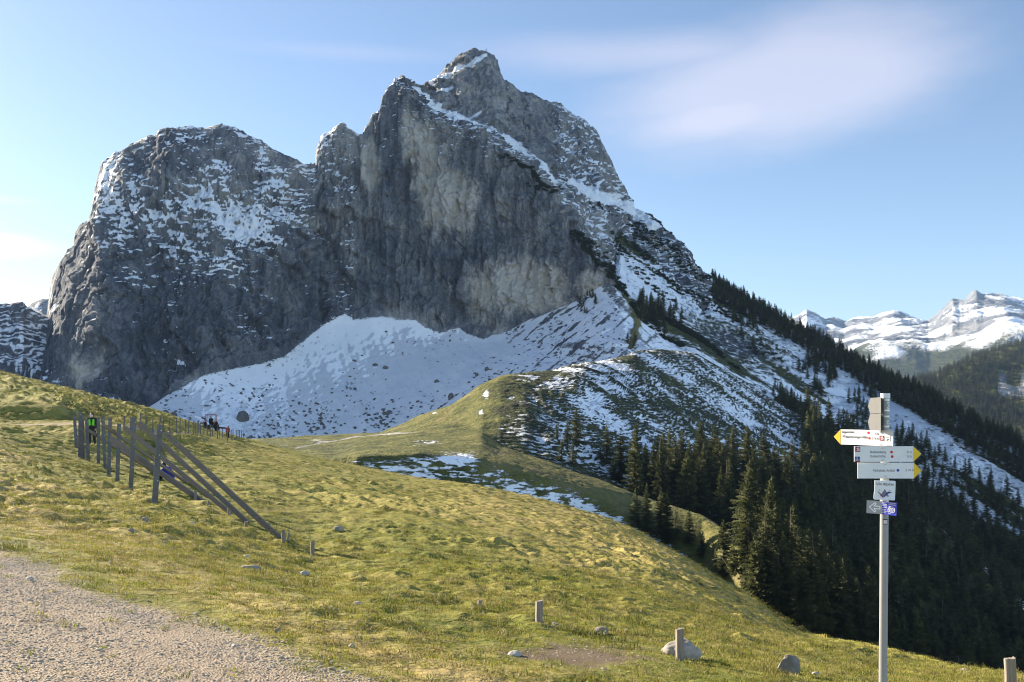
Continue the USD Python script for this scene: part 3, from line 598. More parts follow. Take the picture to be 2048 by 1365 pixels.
off = lambda c, dv, dd: [(u, v + dv, D + dd) for u, v, D in c]
LS = [(-700, 330, 760), (-500, 360, 760), (-350, 420, 755), (-250, 480, 750), (-160, 490, 745), (-90, 550, 742), (-30, 605, 740), (0, 612, 740), (20, 613, 740), (30, 609, 740), (46, 610, 740), (52, 618, 740), (75, 630, 742), (100, 642, 745), (140, 665, 750), (200, 700, 755)]
far_hill('left_ridge', [[(u, 930, 560) for u, _, _ in LS], off(LS, 120, -60), off(LS, 25, -12), LS, off(LS, 60, 150)], [10, 60, 30, 12], 2.6, -600, 190, 4.0,
         lambda u, v, nz, r, r2, t: 0.40 + 0.5 * (nz - 0.72) + 0.5 * r2 + 0.28 * np.sin(v * 0.62 + 9 * r2 + 5 * r), 0.15, 0.35, M_alpine)
LD = [(-100, 680, 2600), (0, 640, 2600), (40, 626, 2600), (66, 606, 2600), (84, 600, 2600), (106, 604, 2600), (150, 628, 2600), (260, 690, 2600)]
far_hill('distant_peak', [off(LD, 150, -500), off(LD, 30, -80), LD, off(LD, 60, 300)], [20, 20, 8], 3.0, -90, 250, 12.0, lambda u, v, nz, r, r2, t: 0.45 + 0.5 * r2, 0.2, 0.5)

FH = [(1500, 900, 1700), (1700, 830, 1800), (1800, 782, 1950), (1840, 766, 2000), (1874, 758, 2050), (1912, 741, 2100), (1949, 721, 2200), (1999, 706, 2300), (2048, 689, 2400), (2150, 640, 2500), (2400, 560, 2700)]
rockspot = lambda u, v, r2: np.clip(np.exp(-((u - 2022) / 30) ** 2 - ((v - 790) / 12) ** 2) + 0.8 * np.exp(-((u - 2005) / 12) ** 2 - ((v - 762) / 22) ** 2) + 0.7 * np.exp(-((u - 2050) / 14) ** 2 - ((v - 765) / 30) ** 2), 0, 1)
FARF = far_hill('forest_hill', [[(u, 1150, 1050) for u, _, _ in FH], [(u, 930, 1450) for u, _, _ in FH], FH, off(FH, 50, 400)], [24, 90, 10], 3.0, 1560, 2380, 16.0,
                lambda u, v, nz, r, r2, t: 0.16 + 0.3 * r2, lambda u, v, t, r2: 0.95 - 0.9 * sstep(0.35, 0.6, rockspot(u, v, r2) + 0.3 * r2), lambda u, v, r2: 0.28 + 0.5 * rockspot(u, v, r2))
R3 = [(1380, 680, 8200), (1500, 660, 8200), (1580, 650, 8200), (1597, 640, 8200), (1613, 626, 8200), (1637, 638, 8200), (1650, 649, 8100), (1666, 645, 8100), (1688, 653, 8100), (1704, 648, 8000), (1728, 646, 8000), (1747, 648, 7900), (1768, 641, 7900), (1787, 637, 7900), (1803, 640, 7800), (1822, 647, 7700), (1857, 653, 7500), (1873, 641, 7400),
      (1883, 630, 7300), (1897, 616, 7300), (1905, 610, 7200), (1918, 613, 7200), (1929, 611, 7200), (1942, 601, 7200), (1953, 594, 7200), (1966, 600, 7200), (1985, 599, 7200), (2009, 603, 7100), (2048, 612, 7000), (2150, 640, 6900), (2400, 620, 6900)]
R1 = [(1380, 740, 5400), (1680, 720, 5400), (1715, 708, 5400), (1780, 696, 5400), (1830, 690, 5400), (1860, 692, 5400), (1920, 686, 5300), (1960, 676, 5250), (2012, 658, 5200), (2048, 662, 5150), (2150, 690, 4900), (2400, 720, 4900)]
far_hill('snowy_range', [[(u, 860, 4300) for u, _, _ in R3], R1, off(R1, 4, 350), [(u, 0.45 * lin(R1, u, 1) + 0.55 * v, 0.4 * lin(R1, u, 2) + 0.6 * D) for u, v, D in R3], R3, off(R3, 60, 900)], [60, 8, 44, 80, 8], 1.8, 1450, 2370, 95.0,
         lambda u, v, nz, r, r2, t: np.where(t < 1.05, 0.62 * sstep(750, 672, v) - 0.05 + 0.8 * r2 + 0.25 * r, 0.30 + 1.0 * r2 - 0.60 * sstep(0.85, 0.64, nz) + 0.30 * r), lambda u, v, t, r2: sstep(1.1, 0.9, t), lambda u, v, r2: np.where(v > 690, 0.10, 0.42))

fl = trimesh.creation.box((13000, 10000, 2.0)); fl.apply_translation((0, 4700, -420))
tag(obj('valley_floor', fl, M_far), kind='structure')
# ------------------------------------------------------------------ materials of the things
def plain(name, col, rough=0.6, metal=0.0, var=0.15, scale=6.0, bump=0.0, stretch=(1, 1, 1), col2=None, spec=0.4, per=0.0):
    m = Net()
    tc = m.n('texture_coordinate', out='object')
    n = m.noise(m.n('mapping', vector=tc, scale=stretch), scale, 4.0, 0.6)
    c = np.array(col, float)
    lo, hi = (c * (1 - var), np.minimum(c * (1 + var), 1)) if col2 is None else (c, np.array(col2, float))
    col_n = m.ramp(n, [(0.28, tuple(lo)), (0.72, tuple(hi))])
    if per:
        col_n = m.n('hsv', color=col_n, hue=0.5, saturation=1.0, fac=1.0, value=m.math('multiply_add', m.n('object_info'), per, 1 - per / 2))
    kw = {}
    if bump:
        kw['normal'] = m.n('bump', height=n, strength=bump, distance=0.02)
    return m.make(name, surface=m.n('principled_bsdf', base_color=col_n, roughness=rough, metallic=metal, specular_ior_level=spec, **kw))


def needle_material(name, lo, hi):
    m = Net()
    pos = m.n('geometry')
    n = m.noise(pos, 0.55, 3.0, 0.6)
    rnd = m.n('object_info')
    c = m.ramp(m.math('add', m.math('multiply', n, 0.75), m.math('multiply', rnd, 0.25)), [(0.25, lo), (0.75, hi)])
    d = m.n('principled_bsdf', base_color=c, roughness=0.7, specular_ior_level=0.25)
    t = m.n('translucent_bsdf', color=c)
    return m.make(name, surface=m.n('mix_closure', fac=0.33, closure1=d, closure2=t))


def grass_material(name, stops, trans=0.4):
    m = Net()
    pos = m.n('geometry')
    n = m.math('add', m.math('multiply', m.noise(pos, 0.9, 4.0, 0.65), 0.65), m.math('multiply', m.n('object_info'), 0.38))
    c = m.ramp(n, stops)
    d = m.n('principled_bsdf', base_color=c, roughness=0.55, specular_ior_level=0.35)
    t = m.n('translucent_bsdf', color=c)
    return m.make(name, surface=m.n('mix_closure', fac=trans, closure1=d, closure2=t))


M_needle = needle_material('spruce_needles', (0.036, 0.046, 0.015), (0.155, 0.158, 0.048))
M_needle_far = needle_material('far_spruce_needles', (0.022, 0.034, 0.016), (0.060, 0.072, 0.030))
M_pine = needle_material('dwarf_pine_needles', (0.018, 0.028, 0.010), (0.050, 0.062, 0.020))
M_bark = plain('bark', (0.10, 0.075, 0.055), 0.9, var=0.3, scale=9)
M_dead = plain('bleached_dead_wood', (0.52, 0.50, 0.47), 0.8)
M_wood = plain('weathered_timber', (0.15, 0.12, 0.095), 0.85, scale=5, stretch=(14, 14, 1.0), col2=(0.33, 0.275, 0.225), bump=0.5)
M_beam = plain('weathered_beam', (0.10, 0.085, 0.072), 0.85, scale=4, stretch=(1, 16, 16), col2=(0.22, 0.185, 0.155), bump=0.5)
M_steel = plain('galvanised_steel', (0.085, 0.088, 0.096), 0.55, 0.25, scale=7, col2=(0.14, 0.143, 0.15))
M_wire = plain('fence_wire', (0.12, 0.12, 0.12), 0.6, 0.5)
M_pole = plain('brushed_aluminium_post', (0.30, 0.295, 0.29), 0.45, 0.35, scale=5, var=0.10)
M_plate = plain('sign_plate_white', (0.74, 0.74, 0.73), 0.45, var=0.05, scale=9)
M_back = plain('sign_back_aluminium', (0.13, 0.126, 0.12), 0.55, 0.25, var=0.08)
M_yellow = plain('sign_yellow', (0.78, 0.50, 0.012), 0.45, var=0.05)
M_black = plain('print_dark', (0.03, 0.03, 0.035), 0.5)
M_grey_print = plain('print_grey', (0.17, 0.165, 0.19), 0.5)
M_red = plain('print_red', (0.62, 0.02, 0.02), 0.45)
M_badge_red = plain('badge_red', (0.33, 0.012, 0.018), 0.45)
M_blue = plain('print_blue', (0.025, 0.05, 0.22), 0.45)
M_dot_blue = plain('dot_blue', (0.03, 0.06, 0.45), 0.45)
M_trail_blue = plain('trail_plate_blue', (0.06, 0.085, 0.62), 0.45, var=0.06)
M_trail_grey = plain('trail_plate_grey', (0.30, 0.31, 0.32), 0.45, var=0.05)
M_band = plain('clamp_steel', (0.60, 0.59, 0.56), 0.30, 0.8, var=0.1)
M_stone = plain('limestone', (0.15, 0.13, 0.105), 0.9, scale=7, col2=(0.34, 0.30, 0.25), bump=0.6, per=0.35)
M_stone_pale = plain('pale_limestone', (0.30, 0.275, 0.235), 0.9, scale=7, col2=(0.46, 0.43, 0.375), bump=0.5, per=0.2)
M_stone_dark = plain('dark_rock', (0.05, 0.05, 0.052), 0.9, scale=3, col2=(0.16, 0.155, 0.15), bump=0.6, per=0.3)
M_gravel = plain('gravel_stone', (0.28, 0.225, 0.165), 0.9, scale=30, col2=(0.47, 0.39, 0.30), per=0.7)
M_soil = plain('molehill_soil', (0.055, 0.040, 0.026), 0.95, scale=20, col2=(0.10, 0.075, 0.045), bump=0.5)
M_orange = plain('tractor_orange', (0.26, 0.055, 0.018), 0.5, scale=4)
M_tyre = plain('tyre_rubber', (0.018, 0.018, 0.020), 0.85)
M_metal_dark = plain('dark_metal', (0.05, 0.047, 0.045), 0.6, 0.3)
M_jacket_green = plain('jacket_bright_green', (0.16, 0.62, 0.03), 0.7)
M_jacket_blue = plain('jacket_blue', (0.03, 0.03, 0.30), 0.7)
M_cloth_dark = plain('dark_clothing', (0.014, 0.014, 0.018), 0.8)
M_cloth_red = plain('red_clothing', (0.28, 0.03, 0.025), 0.8)
M_skin = plain('skin', (0.42, 0.24, 0.17), 0.6)
M_white_cap = plain('white_cap', (0.75, 0.75, 0.75), 0.7)
M_hair = plain('dark_hair', (0.02, 0.014, 0.01), 0.6)
M_glass = (lambda m: m.make('window_glass', surface=m.n('mix_closure', fac=m.n('fresnel', IOR=1.5), closure1=m.n('transparent_bsdf', color=(0.9, 0.93, 0.93)), closure2=m.n('glossy_bsdf', color=(1, 1, 1), roughness=0.05))))(Net())
GRASS_STOPS = [(0.22, (0.090, 0.112, 0.012)), (0.45, (0.170, 0.185, 0.021)), (0.65, (0.265, 0.238, 0.042)), (0.85, (0.38, 0.30, 0.11))]
M_grass = grass_material('turf_blades', GRASS_STOPS)
M_straw = grass_material('dry_blades', [(0.25, (0.16, 0.13, 0.04)), (0.6, (0.32, 0.25, 0.09)), (0.85, (0.44, 0.35, 0.17))], 0.3)
M_tussock = grass_material('tussock_blades', [(0.25, (0.075, 0.085, 0.014)), (0.55, (0.16, 0.15, 0.028)), (0.85, (0.30, 0.245, 0.08))])
# ------------------------------------------------------------------ spruces
def spruce_meshes(seed, H=16.0, R=3.2, gaps=0.0, droop=0.5, whorls=27, per=(6, 9)):
    rg = np.random.default_rng(seed)
    tv, tf = [], []
    prof = [(0, 0.024), (0.3, 0.018), (0.7, 0.008), (0.985, 0.0015)]
    for z, r in prof:
        a = np.arange(6) * np.pi / 3
        tv.append(np.stack([r * H * np.cos(a), r * H * np.sin(a), np.full(6, z * H)], 1))
    for k in range(3):
        for i in range(6):
            j = (i + 1) % 6
            tf += [(k * 6 + i, k * 6 + j, k * 6 + 6 + j), (k * 6 + i, k * 6 + 6 + j, k * 6 + 6 + i)]
    trunk = (np.concatenate(tv), np.array(tf))
    V, Fc = [], []
    lean = rg.normal(size=2) * 0.012
    side = rg.uniform(0, 6.28)
    for w in range(whorls):
        fz = 0.05 + 0.93 * (w / (whorls - 1)) ** 0.92
        shape = min(1.0, (1 - fz) * 1.25 + 0.02) ** 0.85 * (0.75 + 0.25 * min(1, fz * 6))
        for b in range(rg.integers(*per) if fz < 0.9 else 5):
            ang = rg.uniform(0, 2 * np.pi)
            L = R * shape * rg.uniform(0.62, 1.12) * (1 + 0.14 * math.cos(ang - side))
            if rg.random() < gaps * (1 - fz):
                continue
            L = max(L, 0.16)
            o = np.array([lean[0] * fz * H, lean[1] * fz * H, fz * H + rg.normal() * 0.12])
            dr = np.array([math.cos(ang), math.sin(ang), 0]); sd = np.array([-dr[1], dr[0], 0])
            n = 6 if L > 1.0 else 4
            for s in np.linspace(0.12, 1.0, n):
                rise = 0.30 * fz * s - droop * (1 - fz * 0.8) * s * s + 0.16 * s ** 3
                c = o + dr * L * s + np.array([0, 0, L * rise])
                tw = (0.34 * L * (1.2 - s) + 0.26) * rg.uniform(0.75, 1.25)
                th = (0.30 + 0.14 * L * (1.15 - s)) * rg.uniform(0.8, 1.3)
                step = L / n
                for sg in (-1, 1):
                    tip = c + sd * sg * tw + dr * step * rg.uniform(0.3, 1.0) - np.array([0, 0, th * rg.uniform(0.2, 0.9)])
                    k = len(V)
                    V += [c - dr * step * 0.6, c + dr * step * 0.55 + np.array([0, 0, 0.03]), tip]
                    Fc.append((k, k + 1, k + 2))
                k = len(V)
                V += [c - dr * step * 0.6, c + dr * step * 0.7, c - np.array([0, 0, th * 1.25]) + sd * rg.normal() * 0.12]
                Fc.append((k, k + 1, k + 2))
    k = len(V)
    for a in range(5):
        an = a * 1.257
        V += [np.array([lean[0] * H, lean[1] * H, H * 1.02]), np.array([0.16 * math.cos(an), 0.16 * math.sin(an), H * 0.94]), np.array([0.16 * math.cos(an + 1), 0.16 * math.sin(an + 1), H * 0.935])]
        Fc.append((k, k + 1, k + 2)); k += 3
    return trunk, (np.array(V), np.array(Fc))


CLASSES = []
for i, kw in enumerate([dict(seed=1, R=3.1), dict(seed=2, R=3.7, gaps=0.10), dict(seed=3, R=2.7, droop=0.65), dict(seed=4, R=3.4, gaps=0.18, droop=0.6), dict(seed=5, R=2.9, gaps=0.06, droop=0.4), dict(seed=6, R=4.0, whorls=26)]):
    path = numbered('/World/spruce_class')
    stage.CreateClassPrim(path)
    tr, cr = spruce_meshes(**kw)
    usdkit.mesh(stage, path + '/trunk', tr, M_bark, True)
    usdkit.mesh(stage, path + '/crown', cr, M_needle)
    CLASSES.append(path)


def reference(name, cls, loc, rotz, scale, label, cat, group=None, tilt=(0, 0)):
    x = UsdGeom.Xform.Define(stage, numbered('/World/' + name))
    x.AddTranslateOp().Set(Gf.Vec3d(*map(float, loc)))
    x.AddRotateXYZOp().Set(Gf.Vec3f(float(tilt[0]), float(tilt[1]), float(rotz)))
    x.AddScaleOp().Set(Gf.Vec3f(*map(float, np.broadcast_to(scale, 3))))
    x.GetPrim().GetReferences().AddInternalReference(cls)
    x.GetPrim().SetInstanceable(True)
    tag(x, label, cat, group)
    return x


def on_ground(grid, u, v, sel=None):
    """The point of a slope seen nearest to (u, v)."""
    P, uu, vv = grid
    d = np.hypot(uu - u, vv - v)
    if sel is not None:
        d = np.where(sel, d, 1e9)
    return P[np.unravel_index(np.argmin(d), d.shape)]


rg = np.random.default_rng(77)
TREES = []        # (point, height, stand)
SAD, MNT = (Ps, us, vs), (Pk, uk, vk)
t_s = np.broadcast_to(ts[:, None], us.shape)
front, back = (t_s > 1.0) & (t_s < 2.0), (t_s > 2.9) & (t_s < 5.0)


def tree_at(u, vb, vt, grid, sel, stand, D=None):
    p = on_ground(grid, u, vb, sel)
    TREES.append((p, max(3.0, (vb - vt) / F * p[1]), stand))


for u, vt, vb in [(1112, 850, 884), (1135, 839, 900), (1153, 817, 895), (1124, 880, 927), (1145, 887, 935), (1213, 851, 930), (1200, 897, 924), (1240, 868, 968), (1274, 847, 950), (1228, 915, 965)]:
    tree_at(u, vb, vt, SAD, back, 'knoll')
for u, vt, vb in [(1271, 972, 1053), (1293, 960, 1066), (1322, 977, 1078), (1335, 984, 1088), (1351, 1017, 1080), (1380, 1019, 1090), (1406, 1058, 1112), (1447, 1034, 1158), (1466, 1080, 1150), (1432, 1090, 1135)]:
    tree_at(u, vb, vt, SAD, front, 'front')
for u, vt, vb in [(1508, 1064, 1220), (1531, 997, 1200), (1519, 1040, 1210), (1557, 1088, 1235), (1575, 1020, 1190), (1604, 1105, 1255), (1626, 1087, 1262), (1657, 1126, 1285), (1678, 1105, 1300), (1698, 1181, 1300), (1590, 1050, 1200), (1640, 1060, 1230), (1545, 1070, 1225), (1700, 1130, 1290), (1665, 1040, 1240), (1715, 1200, 1310), (1736, 1215, 1320), (1762, 1225, 1330)]:
    tree_at(u, vb, vt, SAD, front | (t_s > 2.0) & (t_s < 3.6), 'lower')
for u, vt in [(1786, 1211), (1806, 1226), (1824, 1205), (1845, 1216), (1866, 1250), (1885, 1216), (1900, 1236), (1915, 1243), (1930, 1228), (1947, 1216), (1968, 1227), (1985, 1240), (2008, 1189), (2027, 1200), (2044, 1225), (1968, 1291), (2065, 1190), (2090, 1210), (1955, 1262), (1835, 1262)]:
    tree_at(u, vt + rg.uniform(115, 135), vt, SAD, (t_s > 1.4) & (t_s < 4.4) & (Ps[..., 1] > 230), 'valley')


def scatter(grid, sel, n, h, stand, space):
    P, uu, vv = grid
    c = np.argwhere(sel)
    rg.shuffle(c)
    got = []
    cell = {}
    for i, j in c:
        p = P[i, j]
        k = (int(p[0] // space), int(p[1] // space))
        if any((q[0] - p[0]) ** 2 + (q[1] - p[1]) ** 2 < (space * 0.8) ** 2 for a in (-1, 0, 1) for b in (-1, 0, 1) for q in cell.get((k[0] + a, k[1] + b), ())):
            continue
        cell.setdefault(k, []).append(p)
        got.append(p)
        TREES.append((p, rg.uniform(*h), stand))
        if len(got) >= n:
            break


ell = lambda u, v, a, b, ra, rb, tilt=0.0: (((u - a) * math.cos(tilt) + (v - b) * math.sin(tilt)) / ra) ** 2 + (((v - b) * math.cos(tilt) - (u - a) * math.sin(tilt)) / rb) ** 2 < 1
# the main stand on the shaded side below the knoll
low_edge = lin([(1262, 1010), (1330, 968), (1400, 960), (1500, 975), (1600, 985), (1680, 1000), (1760, 1060), (1900, 1180), (2100, 1320)], us, 1)
scatter(SAD, (t_s > 2.95) & (t_s < 4.9) & (us > 1262) & (us < 1760) & (vs > low_edge - 12), 150, (12.5, 19), 'stand', 6.2)
scatter(SAD, (t_s > 1.6) & (t_s < 3.0) & (us > 1470) & (us < 1780) & (vs > 1090), 34, (14, 19), 'stand', 6.0)
# the dark valley side and the ridge
scatter(SAD, (t_s > 2.95) & (t_s < 5.05) & (us > 1610) & (us < 2180) & (vs > lin(C6, us, 1) - 14), 260, (11, 17), 'shade', 6.6)
scatter(SAD, (t_s > 1.6) & (t_s < 3.0) & (us > 1740) & (us < 2180), 60, (11, 15), 'shade', 7)
scatter(MNT, (t2 > 5.35) & (t2 < 6.02) & (uk > 1425) & (uk < 2200), 720, (6.5, 11.5), 'ridge', 3.9)
scatter(MNT, (t2 > 5.9) & (t2 < 6.06) & (uk > 1425) & (uk < 2150), 150, (7, 12.5), 'ridge', 4.4)
low_band = vk - (905 + 0.60 * (uk - 1700))
scatter(MNT, (t2 > 1.2) & (t2 < 5.2) & (uk > 1560) & (uk < 2150) & (low_band > -12 + 22 * fbm(Pk[..., 0] / 25, Pk[..., 1] / 25, o=2)), 480, (9, 14), 'shade', 5.6)
scatter(MNT, (t2 > 2) & (uk > 1690) & (uk < 2100) & (np.abs(low_band + 75) < 26) & (fbm(Pk[..., 0] / 18, Pk[..., 1] / 30, o=2, seed=9) > 0.12), 60, (7, 11), 'shade', 5)
scatter(MNT, (t2 > 1.5) & (t2 < 5.3) & (uk > 1790) & (uk < 2150) & (low_band > -105) & (low_band < 0), 90, (7, 12), 'shade', 7.5)
for a, b, ra, rb, tl, n, h in [(1300, 612, 22, 38, 0.2, 26, (7, 12)), (1335, 635, 30, 34, 0.5, 26, (7, 12)), (1500, 668, 18, 42, -0.4, 16, (6, 9)), (1478, 640, 14, 30, -0.5, 10, (6, 9)), (1620, 735, 26, 26, 0.5, 16, (7, 11)), (1652, 765, 22, 34, 0.2, 20, (8, 11)), (1430, 610, 34, 16, 0.6, 12, (4, 7)),
                              (1172, 605, 26, 22, -0.5, 14, (4, 7)), (1262, 690, 14, 8, 0, 3, (5, 7)), (1550, 790, 10, 20, 0, 4, (5, 7)), (1735, 805, 26, 22, 0.5, 12, (7, 10)), (1575, 815, 40, 10, 0.5, 6, (4, 6)), (1395, 570, 30, 14, 0.6, 10, (3, 5)), (1720, 860, 40, 16, 0.6, 10, (7, 10))]:
    scatter(MNT, ell(uk, vk, a, b, ra, rb, tl) & (t2 > 1.3), n, h, 'slope', 4.0)
STANDS = {
    'knoll': ('spruce_tree', 'slender spruces on the snowy knoll', 'spruces dotted over the snowy knoll'),
    'front': ('spruce_tree', 'spruces before the snow strip on the saddle', 'spruces before the snow strip'),
    'lower': ('spruce_tree', 'tall bushy spruces right behind the meadow edge', 'tall spruces along the meadow edge'),
    'valley': ('spruce_tree', 'spruce tops over the meadow edge, right part of view', 'spruce tops right of the signpost'),
    'stand': ('spruce_tree', 'dark spruce in the dense stand below the snowy knoll', 'spruces of the dense stand'),
    'shade': ('spruce_tree', 'spruce in deep shade on the dark valley side behind the signpost', 'spruces on the dark valley side'),
    'ridge': ('spruce_tree', 'small dark spruce in the line along the right-hand ridge', 'spruces along the right-hand ridge'),
    'slope': ('spruce_tree', 'small dark spruce in a clump on the snowy slope under the ridge', 'spruces in clumps on the snowy slope')}
size = np.array([h / p[1] for p, h, s in TREES])
order = np.argsort(-size)
keep, rest = order[:296], order[296:]
kept = set(int(k) for k in keep)
PLACED = {s: sorted([i for i in kept if TREES[i][2] == s], key=lambda i: TREES[i][0][0] / TREES[i][0][1]) for s in ('knoll', 'front', 'lower', 'valley')}
for i in keep:
    i = int(i)
    p, h, s = TREES[i]
    name, lab, grp = STANDS[s]
    u_ = 1024 + p[0] / p[1] * F
    if s == 'stand':
        w_ = ('left part' if u_ < 1385 else 'middle' if u_ < 1530 else 'right part') + (', rear row' if p[1] > 275 else ', middle row' if p[1] > 225 else ', front row')
        lab, grp = f'{"tall" if h > 18 else "shorter"} dark spruce of the dense stand, {w_}', f'spruces of the dense stand, {w_}'
    if s == 'shade':
        w_ = 'left of the signpost' if u_ < 1740 else 'just right of the signpost' if u_ < 1880 else 'near the right edge of view'
        lab, grp = f'{"tall" if h > 14 else "shorter"} spruce on the dark valley side, {w_}', f'spruces on the dark valley side, {w_}'
    sc = h / 16.3
    wd = sc * rg.uniform(0.85, 1.2) * (1.15 if h < 9 else 1.0)
    if s in PLACED:
        k = PLACED[s].index(i)
        lab = f'{ORD[k]} from the left of the {lab}'
    reference(name, CLASSES[int(rg.integers(6))], p - np.array([0, 0, 0.3]), rg.uniform(0, 360), (wd, wd, sc), lab, 'spruce', grp)


def instancer(name, protos, pts, idx, scale, rotz, kind='stuff', tilt=0.0, seed=0, normal=None):
    """protos: list of {part: (mesh, material)}"""
    pi = UsdGeom.PointInstancer.Define(stage, numbered('/World/' + name))
    base = pi.GetPath().pathString
    rel = pi.CreatePrototypesRel()
    for k, parts in enumerate(protos):
        q = f'{base}/kind' + (f'_{k:03d}' if k else '')
        UsdGeom.Xform.Define(stage, q)
        for pn_, (me, ma, sm) in parts.items():
            usdkit.mesh(stage, f'{q}/{pn_}', me, ma, sm)
        rel.AddTarget(q)
    n = len(pts)
    pi.CreatePositionsAttr(Vt.Vec3fArray.FromNumpy(np.asarray(pts, np.float32)))
    pi.CreateProtoIndicesAttr(Vt.IntArray.FromNumpy(np.asarray(idx, np.int32)))
    s = np.asarray(scale, np.float32)
    pi.CreateScalesAttr(Vt.Vec3fArray.FromNumpy(np.repeat(s[:, None], 3, 1) if s.ndim == 1 else s))
    half = np.asarray(rotz, float) / 2
    q = np.zeros((n, 4)); q[:, 0], q[:, 3] = np.cos(half), np.sin(half)
    if tilt:
        r2 = np.random.default_rng(seed)
        a = r2.uniform(-tilt, tilt, (n, 2)) / 2
        qx = np.stack([np.cos(a[:, 0]), np.sin(a[:, 0]), 0 * half, 0 * half], 1)
        w1, x1, y1, z1 = qx.T; w2, x2, y2, z2 = q.T
        q = np.stack([w1 * w2 - x1 * x2, w1 * x2 + x1 * w2 - y1 * 0 + 0 * y2, w1 * y2 - x1 * z2, w1 * z2 + x1 * y2], 1)
    pi.CreateOrientationsAttr(Vt.QuathArray([Gf.Quath(float(a), float(b), float(c), float(d)) for a, b, c, d in q]))
    tag(pi, kind=kind)
    return pi


def proto_trees(material, seeds, **kw):
    out = []
    for s in seeds:
        tr, cr = spruce_meshes(s, **kw)
        out.append({'trunk': (tr, M_bark, True), 'crown': (cr, material, False)})
    return out


pts = np.array([TREES[i][0] for i in rest]) - np.array([0, 0, 0.3])
hs = np.array([TREES[i][1] for i in rest]) / 16.3
wdt = hs * rg.uniform(0.95, 1.3, len(hs))
instancer('spruce_forest', proto_trees(M_needle, (11, 12, 13), whorls=22, per=(5, 8)), pts, rg.integers(0, 3, len(pts)), np.stack([wdt, wdt, hs], 1), rg.uniform(0, 6.28, len(pts)))

# the wooded hill far right
Pf, uf, vf = FARF
sel = np.argwhere((uf > 1750) & (uf < 2330) & (vf > 560) & (vf < 1000) & (fbm(Pf[..., 0] / 60, Pf[..., 1] / 60, Pf[..., 2] / 60, o=3) > -0.42) & (rockspot(uf, vf, 0) < 0.30))
sel = sel[rg.permutation(len(sel))[:5200]]
pts = Pf[sel[:, 0], sel[:, 1]] + rg.normal(size=(len(sel), 3)) * [4, 4, 0] - [0, 0, 1]
hs = rg.uniform(0.65, 1.15, len(sel))
instancer('far_forest', proto_trees(M_needle_far, (21, 22), whorls=13, per=(4, 6), R=3.4), pts, rg.integers(0, 2, len(sel)), hs, rg.uniform(0, 6.28, len(sel)))

# dwarf pine on the ledges and bands of the mountain
def bush(seed):
    r = np.random.default_rng(seed)
    V, Fc = [], []
    for k in range(150):
        d = r.normal(size=3); d[2] = abs(d[2]) * 0.7; d /= np.linalg.norm(d)
        c = d * r.uniform(0.55, 1.0) * np.array([1.3, 1.3, 0.9])
        a, b = r.normal(size=3) * 0.30, r.normal(size=3) * 0.30
        i = len(V); V += [c, c + a, c + b]; Fc.append((i, i + 1, i + 2))
    return np.array(V), np.array(Fc)


def along(line, w):
    return segdist(uk, vk, line) < w


pine = np.zeros(uk.shape, bool)
for line, w in [([(1188, 408), (1250, 448), (1320, 492), (1392, 533)], 7), ([(1260, 470), (1330, 515), (1390, 560)], 6), ([(1062, 376), (1090, 382), (1122, 388)], 4), ([(1150, 470), (1200, 520), (1240, 575)], 9), ([(1215, 470), (1290, 560), (1350, 610)], 6), ([(1230, 500), (1280, 545)], 8),
                ([(1000, 310), (1060, 345), (1100, 390)], 3), ([(1300, 545), (1400, 605), (1480, 640)], 6), ([(1290, 430), (1340, 478)], 4), ([(1500, 700), (1560, 715)], 6), ([(1400, 560), (1450, 585)], 6)]:
    pine |= along(line, w)
pine |= (veg_r > 0.30) & (slope_r > 0.6) & (vk < 880) & (uk < 1600)
pine |= along([(1240, 590), (1290, 660), (1360, 700)], 10) & (fbm(uk / 12, vk / 12, o=2) > 0.05)
pine &= (t2 > 2.0) & (t2 < 6.0)
sel = np.argwhere(pine & (rg.random(uk.shape) < 0.16))
sel = sel[rg.permutation(len(sel))[:3600]]
pts = Pk[sel[:, 0], sel[:, 1]]
instancer('dwarf_pine_scrub', [{'crown': (bush(s), M_pine, False)} for s in (1, 2, 3)], pts, rg.integers(0, 3, len(pts)), rg.uniform(0.7, 1.5, len(pts)), rg.uniform(0, 6.28, len(pts)))
# ------------------------------------------------------------------ turf, gravel and loose stones of the foreground
def meadow_points(n, y0, y1, weight, seed):
    """Random points of the meadow between two distances, spread evenly over the ground and thinned by weight."""
    r = np.random.default_rng(seed)
    P = MEADOW[0]
    A = P[:-1, :-1]
    area = np.linalg.norm(np.cross(P[1:, :-1] - A, P[:-1, 1:] - A), axis=-1)
    w = weight[:-1, :-1] * area * (A[..., 1] > y0) * (A[..., 1] < y1) * (um[:-1, :-1] > -120) * (um[:-1, :-1] < 2170)
    w = w.ravel() / w.sum()
    k = r.choice(len(w), n, p=w)
    i, j = np.unravel_index(k, area.shape)
    a, b = r.random((2, n, 1))
    return (P[i, j] * (1 - a) + P[i + 1, j] * a) * (1 - b) + (P[i, j + 1] * (1 - a) + P[i + 1, j + 1] * a) * b, i, j


